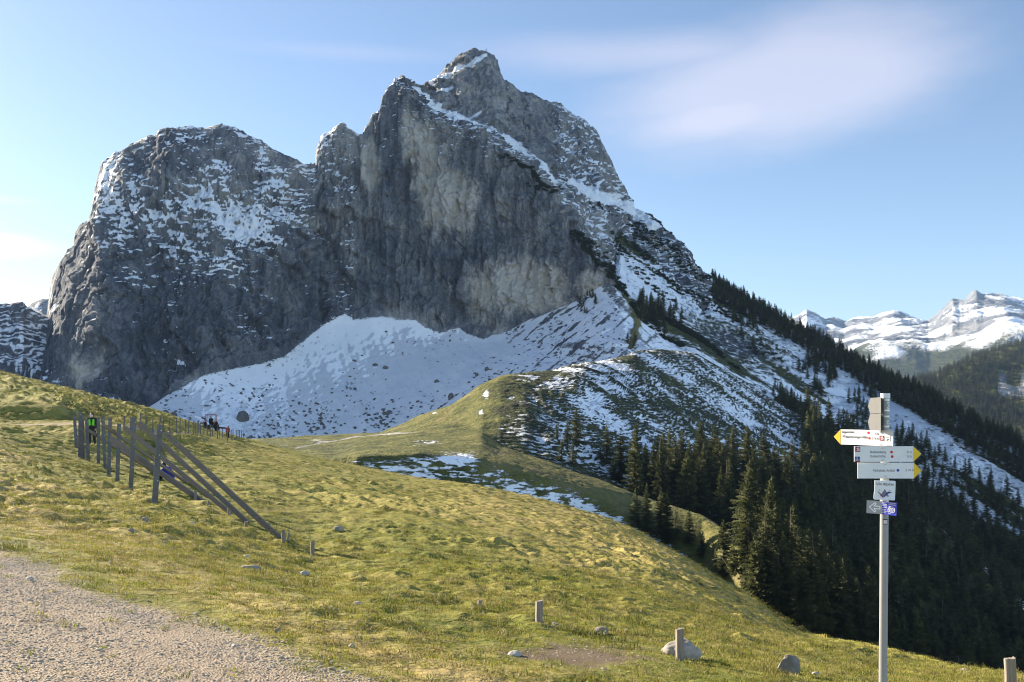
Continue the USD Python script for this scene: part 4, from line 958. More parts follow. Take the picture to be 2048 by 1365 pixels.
def tuft(seed, n, rad, h, lean=0.6):
    r = np.random.default_rng(seed)
    V, Fc = [], []
    for _ in range(n):
        a, d = r.uniform(0, 6.283), rad * math.sqrt(r.random())
        o = np.array([d * math.cos(a), d * math.sin(a), -0.012])
        q = r.uniform(0, 6.283)
        t = np.array([math.cos(q), math.sin(q), 0]) * r.uniform(0.1, lean)
        hh = h * r.uniform(0.45, 1.15)
        s = np.array([-math.sin(q), math.cos(q), 0]) * r.uniform(0.0022, 0.0045) * (1 + 4 * h)
        m = o + t * hh * 0.35 + [0, 0, hh * 0.6]
        e = o + t * hh + [0, 0, hh * r.uniform(0.75, 1.0)]
        k = len(V)
        V += [o - s, o + s, m + s * 0.7, m - s * 0.7, e]
        Fc += [(k, k + 1, k + 2), (k, k + 2, k + 3), (k + 3, k + 2, k + 4)]
    return np.array(V), np.array(Fc)


grassy = np.clip(1 - 1.5 * bare, 0, 1) + 0.04
clumpy = np.clip(0.55 + 0.9 * fbm(Pm[..., 0] * 0.8, Pm[..., 1] * 0.8, o=3, seed=70), 0.1, 1.5)
near_ok = (Pm[..., 1] <= lin(CREST, um, 2) * 1.03) * 1.0
pts, i, j = meadow_points(20000, 4.5, 30, grassy * clumpy * np.clip((30 - Pm[..., 1]) / 15, 0, 1), 1)
instancer('grass', [{'blades': (tuft(k, 44, 0.13, 0.036), M_grass, False)} for k in (1, 2, 3)] + [{'blades': (tuft(9, 40, 0.13, 0.036), M_straw, False)}], pts,
          np.where(np.random.default_rng(3).random(len(pts)) < np.clip(dry[i, j] * 0.55, 0, 1), 3, np.random.default_rng(4).integers(0, 3, len(pts))), np.random.default_rng(5).uniform(0.6, 1.25, len(pts)), np.random.default_rng(6).uniform(0, 6.28, len(pts)), tilt=0.2)
pts, i, j = meadow_points(22000, 13, 64, grassy * clumpy * np.clip((Pm[..., 1] - 10) / 12, 0, 1) * np.clip(26 / Pm[..., 1], 0.3, 1), 2)
instancer('meadow_grass', [{'blades': (tuft(k, 30, 0.26, 0.055), M_grass, False)} for k in (11, 12)] + [{'blades': (tuft(19, 30, 0.26, 0.055), M_straw, False)}], pts,
          np.where(np.random.default_rng(13).random(len(pts)) < np.clip(dry[i, j] * 0.5, 0, 1), 2, np.random.default_rng(14).integers(0, 2, len(pts))), np.random.default_rng(15).uniform(0.6, 1.3, len(pts)), np.random.default_rng(16).uniform(0, 6.28, len(pts)), tilt=0.2)

pts, i, j = meadow_points(16000, 62, 165, grassy * clumpy * near_ok, 3)
instancer('far_meadow_grass', [{'blades': (tuft(k, 26, 0.55, 0.10), M_grass, False)} for k in (21, 22)] + [{'blades': (tuft(29, 26, 0.55, 0.10), M_straw, False)}], pts,
          np.where(np.random.default_rng(23).random(len(pts)) < np.clip(dry[i, j] * 0.5, 0, 1), 2, np.random.default_rng(24).integers(0, 2, len(pts))), np.random.default_rng(25).uniform(0.6, 1.3, len(pts)), np.random.default_rng(26).uniform(0, 6.28, len(pts)), tilt=0.2)
hummock = np.clip(fbm(Pm[..., 0] * 0.16, Pm[..., 1] * 0.16, o=3, seed=71) + 0.12, 0, 1) * np.clip(1 - 2.5 * bare, 0, 1) * near_ok
for nm, n_, y0, y1, sd in (('tussocks', 150, 10, 26, 31), ('tussocks', 900, 26, 70, 32), ('tussocks', 1500, 70, 160, 33)):
    pts, i, j = meadow_points(n_, y0, y1, hummock, sd)
    rr = np.random.default_rng(sd)
    instancer(nm, [{'blades': (tuft(k, 170, 0.22, 0.085, 1.3), M_tussock, False)} for k in (sd * 10, sd * 10 + 1)], pts, rr.integers(0, 2, n_), rr.uniform(0.5, 1.25, n_) * (1.0 if y0 < 60 else 1.5), rr.uniform(0, 6.28, n_), tilt=0.2)


def stone(seed, sx=1.0, sy=1.0, sz=0.7, sub=2, rough=0.25, flat=5):
    r = np.random.default_rng(seed)
    m = trimesh.creation.icosphere(sub)
    v = np.array(m.vertices)
    for _ in range(flat + 3):                                        # planes knock corners off
        d = r.normal(size=3); d[2] *= 0.6; d /= np.linalg.norm(d)
        h = r.uniform(0.62, 0.92)
        k = v @ d
        v = np.where((k > h)[:, None], v - (k - h)[:, None] * d * 0.92, v)
    v *= 1 + rough * 0.5 * fbm(v[:, 0] * 2 + seed, v[:, 1] * 2, v[:, 2] * 2, o=3)[:, None]
    return v * [sx, sy, sz], np.array(m.faces)


gravelly = np.clip(bare * 1.2 - 0.25, 0, 1) * (1 - 0.93 * soil) * (Pm[..., 1] < 40)
pts, i, j = meadow_points(24000, 4.5, 15, gravelly * (0.22 + np.exp(-((bare - 0.62) / 0.25) ** 2)) * np.clip(0.55 + 1.2 * fbm(Pm[..., 0] * 0.9, Pm[..., 1] * 0.9, o=3, seed=80), 0.12, 1.5), 5)
r5 = np.random.default_rng(55)
instancer('gravel', [{'stone': (stone(k, 1, 1, 0.45, 1), M_gravel, True)} for k in (1, 2, 3, 4)], pts, r5.integers(0, 4, len(pts)), 0.004 + 0.013 * r5.random(len(pts)) ** 2.2, r5.uniform(0, 6.28, len(pts)), tilt=0.5)
pts, i, j = meadow_points(650, 4.5, 45, (np.clip(bare, 0, 1) * 0.9 + 0.02) * np.clip(0.3 + fbm(Pm[..., 0] * 0.36, Pm[..., 1] * 0.36, o=2, seed=81), 0.05, 1), 6)
instancer('loose_stones', [{'stone': (stone(k, 1, 1, 0.5, 2), M_gravel, False)} for k in (5, 6, 7, 8)], pts, r5.integers(0, 4, len(pts)), 0.008 + 0.026 * r5.random(len(pts)) ** 4, r5.uniform(0, 6.28, len(pts)), tilt=0.4)
# broken rock poking through the snow of the bowl
sel = np.argwhere((bowl > 0.9) & (t2 > 1.05) & (sp > np.quantile(sp[(t2 > 1.05) & (t2 < 2)], 0.90)) & (uk < 1250))
sel = sel[r5.permutation(len(sel))[:2600]]
pts = Pk[sel[:, 0], sel[:, 1]]
instancer('scree_stones', [{'stone': (stone(k, 1, 1, 0.6, 1), M_stone_dark, False)} for k in (15, 16, 17)], pts, r5.integers(0, 3, len(pts)), 0.30 + 1.0 * r5.random(len(pts)) ** 4, r5.uniform(0, 6.28, len(pts)), tilt=0.4)

MEA = (Pm, um, vm)
near_side = MEADOW[0][..., 1] <= lin(CREST, um, 2) * 1.02


def ground(u, v):
    return on_ground(MEA, u, v, near_side)


def lying_stone(u, vb, wpx, hpx, label, seed, mat=None, cat='stone', depth=0.8, rot=0.0, name='stone', grid=None, sub=3, sink=0.25, flat=2):
    p = ground(u, vb) if grid is None else on_ground(grid[:3], u, vb, grid[3])
    k = p[1] / F
    w, h = wpx * k, hpx * k
    v, f = stone(seed, w / 2 * 1.08, w / 2 * depth, h * (0.5 + sink), sub, 0.34, flat)
    a = math.radians(rot)
    v = v @ np.array([[math.cos(a), math.sin(a), 0], [-math.sin(a), math.cos(a), 0], [0, 0, 1]])
    v[:, 2] += h * (0.5 - sink) 
    path = numbered('/World/' + name)
    m = usdkit.mesh(stage, path, (v, f), mat or M_stone, 40)
    UsdGeom.Xformable(m).AddTranslateOp().Set(Gf.Vec3d(*map(float, p + [0, w / 2 * depth * 0.6, 0])))
    tag(m, label, cat)
    return p


lying_stone(1367, 1315, 76, 34, 'rounded pale boulder lying behind the wooden stake near the signpost', 31, M_stone, 'boulder', 0.9, name='boulder', flat=1, sub=4)
lying_stone(1582, 1347, 56, 36, 'grey-brown angular block on the grass between the boulder and the signpost', 44, M_stone, 'boulder', 0.7, name='boulder', flat=6, sub=4)
lying_stone(1205, 1272, 34, 13, 'flat tilted slab on the grass right of the nearer middle stake', 33, M_stone, depth=0.9, name='stone_slab')
lying_stone(1030, 1314, 27, 9, 'flat whitish stone on the bare earth at the lower middle', 34, M_stone_pale, depth=0.9, name='stone_slab')
lying_stone(1111, 1258, 20, 11, 'small whitish stone at the foot of the stake in the middle', 35, M_stone_pale)
lying_stone(555, 1262, 15, 10, 'small pinkish stone on worn turf at the gravel border', 36)
lying_stone(702, 1294, 13, 9, 'small pale stone alone on dry grass, lower middle left', 37, M_stone_pale)
lying_stone(57, 1160, 17, 8, 'pale flat stone lying on the gravel at far left', 38, M_stone_pale)
lying_stone(328, 1083, 12, 8, 'grey stone in the grass below the nearest steel post', 39)
lying_stone(260, 1066, 12, 7, 'rounded grey stone in the grass near the upper gravel edge', 40)
lying_stone(381, 1049, 20, 8, 'bright flat stone right of the nearest steel post', 41, M_stone_pale)
lying_stone(607, 1147, 18, 8, 'pale stone in the grass below the free-standing stake', 42, M_stone_pale)
lying_stone(500, 1138, 42, 10, 'long low stone half sunk in the grass below the beam ends', 43, M_stone, depth=0.4)
lying_stone(492, 1113, 16, 8, 'grey stone in the grass just above the long low stone', 45, M_stone_pale)
lying_stone(715, 1213, 17, 8, 'thin white stone in the grass left of the middle stake', 46, M_stone_pale)
lying_stone(677, 1064, 20, 9, 'low grey stone on the slope right of the beam ends', 47)
lying_stone(1770, 1362, 12, 9, 'small pale stone at the foot of the signpost', 48, M_stone_pale)
lying_stone(1633, 1352, 14, 7, 'small pale stone right of the angular block', 49, M_stone_pale)
lying_stone(1932, 1344, 18, 6, 'pale flat stones at the meadow edge right of the signpost', 50, M_stone_pale)
lying_stone(290, 1042, 14, 8, 'grey stone in the grass left of the bright flat stone', 51)
B = (Pk, uk, vk, (t2 > 1.02) & (t2 < 2.0))
for u, v, w, h, lab, sd in [(484, 842, 23, 21, 'largest dark boulder standing in the snow right of the tractor', 61), (344, 833, 16, 10, 'dark low boulder in the snow above the far post row', 62), (330, 828, 14, 8, 'grey boulder at the lower left tip of the snow bowl', 63),
                        (751, 733, 10, 6, 'dark boulder alone in the middle of the snow bowl', 64), (770, 738, 12, 7, 'flat dark boulder right of the one in the middle of the bowl', 65), (974, 742, 9, 8, 'upper of two boulders in the snow above the knoll', 66),
                        (955, 752, 9, 7, 'lower of two boulders in the snow above the knoll', 67), (901, 798, 12, 13, 'slanting dark boulder in the snow just above the grassy rise', 68), (873, 766, 10, 6, 'dark boulder in the snow left above the grassy rise', 69), (778, 829, 12, 7, 'dark boulder low in the bowl above the saddle path', 70)]:
    lying_stone(u, v, w, h, lab, sd, M_stone_dark, 'boulder', 0.9, name='boulder', grid=B, sub=3)
# ------------------------------------------------------------------ posts, leaning beams, stakes
def box_between(a, b, w, t, up=(0, 0, 1)):
    """A squared timber or bar from a to b, w wide and t thick, its edges slightly broken."""
    a, b = np.asarray(a, float), np.asarray(b, float)
    L = np.linalg.norm(b - a)
    d = (b - a) / L
    s = np.cross(d, up); s /= np.linalg.norm(s) + 1e-9
    n = np.cross(s, d)
    c = min(w, t) * 0.10
    ring = [(-w / 2 + c, -t / 2), (w / 2 - c, -t / 2), (w / 2, -t / 2 + c), (w / 2, t / 2 - c), (w / 2 - c, t / 2), (-w / 2 + c, t / 2), (-w / 2, t / 2 - c), (-w / 2, -t / 2 + c)]
    v = [x * s + y * n for x, y in ring]
    V = np.array([q for q in v] + [q + d * L for q in v]) + a
    f = []
    for i in range(8):
        j = (i + 1) % 8
        f += [(i, j, 8 + j), (i, 8 + j, 8 + i)]
    for i in range(1, 7):
        f += [(0, i + 1, i), (8, 8 + i, 9 + i)]
    return V, np.array(f)


def join(*ms):
    V, Fc, k = [], [], 0
    for v, f in ms:
        V.append(np.asarray(v, float)); Fc.append(np.asarray(f) + k); k += len(v)
    return np.concatenate(V), np.concatenate(Fc)


def local(p, mesh):
    return np.asarray(mesh[0]) - p, mesh[1]


def h_beam(h, w=0.15, d=0.15, t=0.014):
    a, b = np.array([0, 0, -0.5]), np.array([0, 0, h])
    off = lambda m, x, y: (m[0] + [x, y, 0], m[1])
    web = box_between(a, b, d - 2 * t - 0.004, t, (1, 0, 0))
    return join(off(box_between(a, b, t, w, (0, 1, 0)), 0, -d / 2 + t / 2) if False else off(box_between(a, b, w, t, (0, 1, 0)), 0, -d / 2), off(box_between(a, b, w, t, (0, 1, 0)), 0, d / 2), (np.asarray(web[0]), web[1]))


def post(ub, vb, ut, vt, label, group=None, wide=0.15, row=1):
    p = ground(ub, vb)
    h = (vb - vt) / F * p[1]
    lean = math.degrees(math.atan2((ut - ub) / F * p[1] + (p[0] / p[1]) * 0, h))
    x = UsdGeom.Xform.Define(stage, numbered('/World/steel_post'))
    x.AddTranslateOp().Set(Gf.Vec3d(*map(float, p))); x.AddRotateXYZOp().Set(Gf.Vec3f(0.0, float(lean), 0.0))
    x.AddRotateZOp().Set(22.0)
    path = x.GetPath().pathString
    obj('profile', h_beam(h, wide, wide), M_steel, path)
    if row == 1:
        bolt = trimesh.creation.cylinder(0.016, 0.03, sections=8); bolt.apply_transform(trimesh.transformations.rotation_matrix(math.pi / 2, [1, 0, 0]))
        for fz in (0.93, 0.62, 0.30):
            b = bolt.copy(); b.apply_translation((0.035, -wide / 2 - 0.018, h * fz)); obj('bolt', b, M_band, path)
    tag(x, label, 'post', group)
    return p, h


FIRST = [(308, 1009, 319, 850, 'nearest steel post of the row, behind it the longest leaning beam'), (262, 979, 269, 835, 'second nearest steel post of the row on the left'), (236, 964, 240, 844, 'third nearest steel post of the row on the left'),
         (217, 952, 220, 835, 'fourth nearest steel post, in the gap left of the third'), (211, 940, 206, 834, 'fifth steel post of the row, leaning slightly left'), (196, 929, 196, 836, 'slim sixth steel post standing right of the hiker'),
         (178, 922, 175, 838, 'steel post standing right in front of the hiker with the green top'), (168, 916, 166, 831, 'steel post left of the hiker, last but three from the left'), (158, 916, 159, 826, 'tallest steel post near the left end of the row'), (154, 896, 150, 832, 'leftmost steel post of the row, at the edge of the farm road')]
for ub, vb, ut, vt, lab in FIRST:
    post(ub, vb, ut, vt, lab, None, 0.15)
r6 = np.random.default_rng(66)
SECOND = [(249, 862, 834), (261, 863, 836), (281, 867, 833), (293, 863, 834), (306, 864, 835), (316, 862, 833), (327, 865, 831), (341, 868, 839), (352, 868, 836), (361, 868, 839), (370, 869, 841), (377, 869, 842), (386, 869, 842), (390, 869, 843), (393.5, 870, 842), (398, 870, 844), (402, 870, 845), (409, 870, 847), (413, 871, 848), (421, 872, 849),
          (425, 873, 850), (434, 879, 856), (439, 876, 856), (446, 878, 857), (456, 885, 860), (462, 881, 860), (466, 881, 858), (471.5, 882, 860), (475, 882, 858), (478.5, 883, 859), (482, 883, 860), (485, 884, 863)]
for k, (u, vb, vt) in enumerate(SECOND):
    vb = max(vb, float(lin(CREST, u, 1)) + 2.5)
    lab = f'slim steel post of the far row running to the tractor, {ORD[k]} from the left' if u < 404 else f'slim steel post of the far row between tractor and snow, {ORD[k - 17]} from the left there'
    post(u, vb, u + (6 if k == 5 else r6.uniform(-0.7, 0.7)), vt, lab if k != 5 else 'slanting slim post of the far row, leaning to the right', 'far row of posts', 0.10, 2)


def beam(us_, vs_, Ds, ue, ve, w, t, label):
    e = ground(ue, ve) + [0, 0, 0.06]
    s = place(us_, vs_, Ds)
    q = numbered('/World/leaning_beam')
    d = (e - s)
    rot = 0
    m = usdkit.mesh(stage, q, local(e, box_between(e + d / np.linalg.norm(d) * 0.10, s, t, w)), M_beam, 30)
    UsdGeom.Xformable(m).AddTranslateOp().Set(Gf.Vec3d(*map(float, e)))
    tag(m, label, 'beam')


beam(329, 866, 26.4, 566, 1085, 0.135, 0.09, 'longest weathered beam leaning from the nearest post down to the right')
beam(279, 847, 29.0, 493, 1049, 0.125, 0.09, 'second weathered beam, crossing the third one near its foot')
beam(250, 856, 32.0, 460, 1028, 0.13, 0.09, 'third weathered beam, crossing behind the second nearest post')
beam(222, 878, 36.5, 404, 1002, 0.19, 0.09, 'broad lower beam passing under the person in blue')
beam(205, 850, 39.0, 372, 966, 0.12, 0.09, 'beam just above the broad lower beam')
beam(178, 862, 47.0, 300, 938, 0.15, 0.10, 'farthest beam, starting beside the hiker in green')
if False:
    beam(238, 846, 38.0, 330, 905, 0.15, 0.08, 'short beam showing between the fourth and third posts')


def stake(u, vb, vt, wpx, label, tilt=(0, 0), rot=20, name='wooden_stake'):
    p = ground(u, vb)
    k = p[1] / F
    h, w = (vb - vt) * k, wpx * k * 0.80
    path = numbered('/World/' + name)
    r = np.random.default_rng(int(u))
    v, f = box_between((0, 0, -0.35), (0, 0, h), w, w * 0.85, (0, 1, 0))
    m = trimesh.Trimesh(v, f, process=False)
    m = m.subdivide().subdivide()
    v = np.array(m.vertices)
    v += 0.05 * w * np.stack([fbm(v[:, 0] * 9, v[:, 1] * 9, v[:, 2] * 4 + u, o=3) for _ in range(3)], 1)
    v[:, 2] += (v[:, 2] > h - 0.02) * (0.10 * w * v[:, 0] / w * 2 + 0.08 * w * r.normal(size=len(v)) * 0.5)
    q = usdkit.mesh(stage, path, (v, np.array(m.faces)), M_wood, 35)
    x = UsdGeom.Xformable(q)
    x.AddTranslateOp().Set(Gf.Vec3d(*map(float, p))); x.AddRotateXYZOp().Set(Gf.Vec3f(float(tilt[0]), float(tilt[1]), float(rot)))
    tag(q, label, 'stake')


stake(1077, 1255, 1210, 16, 'square wooden stake in the grass at the middle of the foreground', (0, 1))
stake(1361, 1319, 1257, 18, 'square wooden stake standing in front of the rounded pale boulder', (0, -1), 12)
stake(2022, 1404, 1316, 25, 'wooden stake with a split top at the lower right corner of the view', (0, -2), -15)
stake(625, 1117, 1088, 9, 'free-standing narrow stake right of the longest beam')
stake(959, 1220, 1206, 9, 'short stump of a stake beside dark tussocks, left of the middle stake', (0, 6))
stake(566, 1091, 1068, 9, 'short stake holding the foot of the longest beam', (0, -3))
stake(573.5, 1087, 1064, 5, 'thin stake behind the foot of the longest beam', (0, 6))
stake(493, 1058, 1043, 8, 'short stake at the foot of the second beam')
stake(458, 1033, 1001, 8, 'upright stake where the third beam meets the ground', (0, -2))
stake(414, 1014, 1001, 5, 'small leaning stake right of the broad lower beam', (0, 14))
stake(405, 1004, 989, 5, 'second small stake at the foot of the broad lower beam', (0, -8))
stake(392, 1001, 980, 7, 'stake at the foot of the broad lower beam, leftmost there')
stake(390.5, 886, 876, 2.5, 'short thin stake on the slope below the tractor, left one')
stake(411, 888, 877, 2.5, 'short thin stake on the slope below the tractor, right one', (0, -15))

# ------------------------------------------------------------------ the air between here and the far range
m_ = Net()
M_haze = m_.make('air_haze', volume=m_.n('principled_volume', color=(0.42, 0.64, 1.0), density=2.6e-5, anisotropy=0.0))
hz = trimesh.creation.box((13400, 10400, 1900)); hz.apply_translation((0, 4700, 1900 / 2 - 423))
tag(obj('haze', hz, M_haze), kind='stuff')
# ------------------------------------------------------------------ the trail signpost
from shapely.geometry import Polygon, Point, box as sbox
from shapely.ops import unary_union
PD = 7.2
px0 = (1764.5 - 1024) / F * PD
foot = ground(1764.5, VH + (2.52 + EYE - 1.65) / PD * F) if False else None
i_ = np.argmin(np.hypot(Pm[..., 0] - px0, Pm[..., 1] - PD))
foot = Pm.reshape(-1, 3)[i_].copy(); foot[0], foot[1] = px0, PD
SP = thing('signpost', 'tall grey metal signpost carrying white and yellow trail arrows and small plates', 'signpost', foot)
top_z = EYE + (VH - 787) / F * PD - foot[2]
lean = math.atan2(0.016, 2.1)


def zrow(v, D=PD):
    return EYE + (VH - v) / F * D - foot[2]


def cyl(r, z0, z1, n=24, r1=None):
    m = trimesh.creation.cylinder(r, z1 - z0, sections=n)
    m.apply_translation((0, 0, (z0 + z1) / 2))
    v = np.array(m.vertices); v[:, 0] += v[:, 2] * math.tan(lean)
    return v, np.array(m.faces)


xat = lambda z: z * math.tan(lean)
obj('post', cyl(0.0295, -0.5, zrow(797)), M_pole, SP, 40)
obj('cap', cyl(0.034, zrow(797.5), zrow(787)), M_plate, SP, 40)
for v in (800.5, 821.5, 833.5, 853.5, 862.5, 891, 923, 960, 1002):
    obj('clamp', cyl(0.0315, zrow(v + 1.6), zrow(v - 1.6)), M_band, SP, 40)


def flat(poly, depth=0.0008):
    gs = getattr(poly, 'geoms', [poly])
    return trimesh.util.concatenate([trimesh.creation.extrude_polygon(g, depth, engine='earcut') for g in gs if g.area > 1e-9])


class Plate:
    """A sign board in its own plane: x to the right as read, y up, front towards +z; placed with its origin at a point of the post and turned."""
    def __init__(s, name, outline, mat, origin, yaw, roll=0.0, thick=0.004, label=None, pitch=0.0):
        s.R = (trimesh.transformations.rotation_matrix(yaw, [0, 0, 1]) @ trimesh.transformations.rotation_matrix(math.pi / 2, [1, 0, 0]) @ trimesh.transformations.rotation_matrix(roll, [0, 0, 1]))
        s.R[:3, 3] = origin
        m = flat(outline, thick); m.apply_translation((0, 0, -thick)); m.apply_transform(s.R)
        s.path = obj(name, m, mat, SP).GetPath().pathString
        if label:
            tag(stage.GetPrimAtPath(s.path), label)

    def add(s, name, mesh, mat, x=0, y=0, z=0.0006, label=None):
        m = mesh.copy(); m.apply_translation((x, y, z)); m.apply_transform(s.R)
        p = obj(name, m, mat, s.path)
        if label:
            tag(p, label)

    def text(s, txt, x, y, h, mat, name='lettering', width=None, slant=0.0, bold=False):
        m = meshkit.text_mesh(txt, h, 0.0006, bold)
        if width:
            w = m.bounds[1][0] - m.bounds[0][0]
            m.apply_scale((width / w, 1, 1))
        if slant:
            m.vertices[:, 0] += slant * m.vertices[:, 1]
        m.apply_translation((-m.bounds[0][0], 0, 0))
        s.add(name, m, mat, x, y)

    def dot(s, x, y, r, mat, name='colour_dot'):
        s.add(name, flat(Point(x, y).buffer(r, 16)), mat)


def rounded(x0, y0, x1, y1, r):
    return sbox(x0 + r, y0 + r, x1 - r, y1 - r).buffer(r, 8)


K = 1.0 / (1092 / 240) / F * PD                                   # one pixel of my enlarged view of the signs, in metres at the post
# left-pointing arrow, turned towards the sun
yw = math.radians(-48.0)
zc = zrow(876.5)
L0, R0, H0 = -0.383, 0.083, 0.1125
tipw = 0.056
arrow = Polygon([(L0, 0), (L0 + tipw, -H0 / 2), (R0, -H0 / 2), (R0, H0 / 2), (L0 + tipw, H0 / 2)])
c, s_ = math.cos(yw), math.sin(yw)
nrm = np.array([s_, -c, 0])                                        # front of the plate
org = np.array([xat(zc), 0, zc]) + np.array([math.sin(yw), -math.cos(yw), 0]) * 0.040
P1 = Plate('arrow_board', arrow, M_plate, org, yw, math.radians(-0.6), label='white arrow board pointing left, turned to the sun')
P1.add('arrow_tip', flat(Polygon([(L0 + 0.002, 0), (L0 + tipw, -H0 / 2 + 0.001), (L0 + tipw, H0 / 2 - 0.001)])), M_yellow)
fx = lambda cx: L0 + (cx - 115) / (657 - 115) * (R0 - L0)
fy = lambda cy: H0 / 2 - (cy - 448) / (592 - 448) * H0
P1.text('Aggenstein', fx(193), fy(481), 0.0155, M_black, width=fx(305) - fx(193))
P1.text('Bad Kissinger H\u00fctte', fx(228), fy(527), 0.0165, M_black, width=fx(431) - fx(228))
cross = unary_union([Polygon([(-.010, -.0075), (-.0085, -.009), (.010, .0075), (.0085, .009)]), Polygon([(-.010, .0075), (-.0085, .009), (.010, -.0075), (.0085, -.009)])])
P1.add('hut_symbol', flat(cross), M_black, fx(209), fy(512))
P1.dot(fx(437), fy(474), 0.0088, M_red); P1.dot(fx(447), fy(525), 0.0088, M_red)
P1.text('1 h', fx(498), fy(491), 0.0150, M_black); P1.text('1 \u00bc h', fx(470), fy(535), 0.0150, M_black)


def badge(P, x0, y0, w, mat):
    P.add('badge', flat(rounded(0, 0, w, w, w * 0.06)), mat, x0, y0)
    # a swung white B of three strokes
    sw = [LineB([(0.22, 0.72), (0.45, 0.66), (0.42, 0.40), (0.30, 0.30)]), LineB([(0.50, 0.80), (0.74, 0.78), (0.76, 0.60), (0.55, 0.54), (0.82, 0.48), (0.84, 0.28), (0.40, 0.24)])]
    P.add('badge_sign', flat(unary_union([g.buffer(0.060) for g in sw]).simplify(0.01)).apply_scale((w, w, 1)), M_plate, x0, y0, 0.0014)


from shapely.geometry import LineString as LineB
badge(P1, fx(538), fy(543), 0.0345, M_badge_red)
P1.add('sticker', flat(rounded(0, 0, 0.037, 0.040, 0.002)), M_plate, fx(588), fy(546))
P1.add('sticker_mark', flat(unary_union([Polygon([(0, 0), (.016, 0), (.010, .011), (.006, .004)]), Polygon([(.012, .004), (.024, .012), (.014, .012)])])), M_blue, fx(597), fy(541), 0.0014)
P1.add('sticker_line', flat(sbox(0, 0, .024, .003)), M_grey_print, fx(592), fy(512), 0.0014)
P1.add('fine_print', flat(sbox(0, 0, .036, .004)), M_grey_print, fx(603), fy(592))
for cy in (466, 583):
    P1.add('bolt', flat(Point(0, 0).buffer(0.006, 10), 0.004), M_band, fx(548), fy(cy))

# two right-pointing arrows facing the viewer
def right_arrow(v0, v1, cx0, cxt, cxy, label, yaw):
    zc = zrow((v0 + v1) / 2, PD - 0.04)
    h = (v1 - v0) / F * (PD - 0.04)
    X = lambda cx: ((1640 + cx * 240 / 1092) - 1024) / F * (PD - 0.04) - foot[0] - xat(zc)
    x0, x1, xt = X(cx0), X(cxy), X(cxt)
    pl = Plate('arrow_board', Polygon([(x0, -h / 2), (x1, -h / 2), (xt, 0), (x1, h / 2), (x0, h / 2)]), M_plate, np.array([xat(zc), -0.040, zc]), math.radians(yaw), 0.0, label=label)
    pl.add('arrow_tip', flat(Polygon([(x1, -h / 2 + .001), (xt - .002, 0), (x1, h / 2 - .001)])), M_yellow)
    Yc = lambda cy: -((760 + cy * 240 / 1092) - (v0 + v1) / 2) / F * (PD - 0.04)
    return pl, X, Yc


P2, X2, Y2 = right_arrow(892.8, 924.2, 307, 928, 853, 'upper white arrow board pointing right with two red dots', 2.0)
P2.text('Breitenberg', X2(453), Y2(668), 0.0175, M_grey_print, width=X2(600) - X2(453)); P2.text('Ostlerh\u00fctte', X2(453), Y2(706), 0.0165, M_grey_print, width=X2(596) - X2(453))
P2.dot(X2(651), Y2(658), 0.0096, M_red); P2.dot(X2(657), Y2(699), 0.0096, M_red)
P2.text('\u00bd h', X2(791), Y2(668), 0.0165, M_grey_print); P2.text('\u00bd h', X2(791), Y2(708), 0.0165, M_grey_print)
badge(P2, X2(317), Y2(655), 0.035, M_badge_red)
P2.add('badge', flat(rounded(0, 0, 0.0365, 0.039, 0.002)), M_blue, X2(313), Y2(749))
P2.add('badge_ring', flat(Point(0, 0).buffer(0.0085, 14).difference(Point(0, 0).buffer(0.0060, 14))), M_plate, X2(331), Y2(718), 0.0014)
P2.add('badge_stripe', flat(Polygon([(0, 0), (.034, 0), (.034, .012), (0, .005)])), M_badge_red, X2(315), Y2(748), 0.0014)
P2.add('badge_stripe', flat(Polygon([(0, 0), (.034, .007), (.034, .010), (0, .003)])), M_plate, X2(315), Y2(738), 0.0014)
for cy in (622, 731):
    P2.add('bolt', flat(Point(0, 0).buffer(0.0065, 10), 0.004), M_band, X2(577), Y2(cy))
P3, X3, Y3 = right_arrow(925.8, 957.4, 342, 921, 853, 'lower white arrow board pointing right with a blue dot', -1.5)
P3.text('Parkplatz Achtal', X3(483), Y3(836), 0.0175, M_grey_print, width=X3(680) - X3(483))
P3.dot(X3(708), Y3(824), 0.0096, M_dot_blue)
P3.text('1 \u00be h', X3(777), Y3(832), 0.0165, M_grey_print)
for cy in (768, 879):
    P3.add('bolt', flat(Point(0, 0).buffer(0.0065, 10), 0.004), M_band, X3(600), Y3(cy))

# square plate with the trail name
zc = zrow(981, PD - .04)
w = 41.5 / F * (PD - .04)
Xv = lambda cx: (cx - 571.5) * K; Yv = lambda cy: (1006.5 - cy) * K
V1 = Plate('trail_plate', rounded(-w / 2, -w * 0.47, w / 2, w * 0.47, 0.008), M_plate, np.array([xat(zc) + ((1765.6 - 1764.5) / F * PD - xat(zc)), -0.038, zc]), math.radians(-3), math.radians(-2.2), label='square white plate of the long-distance trail with a bird sign')
V1.text('Via Alpina', Xv(495), Yv(962), 0.0185, M_black, width=Xv(650) - Xv(495), slant=0.22)
V1.add('mountain_sign', flat(unary_union([Polygon([(Xv(530), Yv(1062)), (Xv(572), Yv(995)), (Xv(590), Yv(1030)), (Xv(612), Yv(1062))]).difference(Polygon([(Xv(560), Yv(1062)), (Xv(575), Yv(1035)), (Xv(590), Yv(1062))]))])), M_grey_print, 0, 0)
V1.add('wing', flat(Polygon([(Xv(505), Yv(1014)), (Xv(535), Yv(1038)), (Xv(558), Yv(1064)), (Xv(556), Yv(1076)), (Xv(540), Yv(1056)), (Xv(520), Yv(1034))])), plain('print_purple', (0.16, 0.05, 0.13), 0.5), 0, 0, 0.0012)
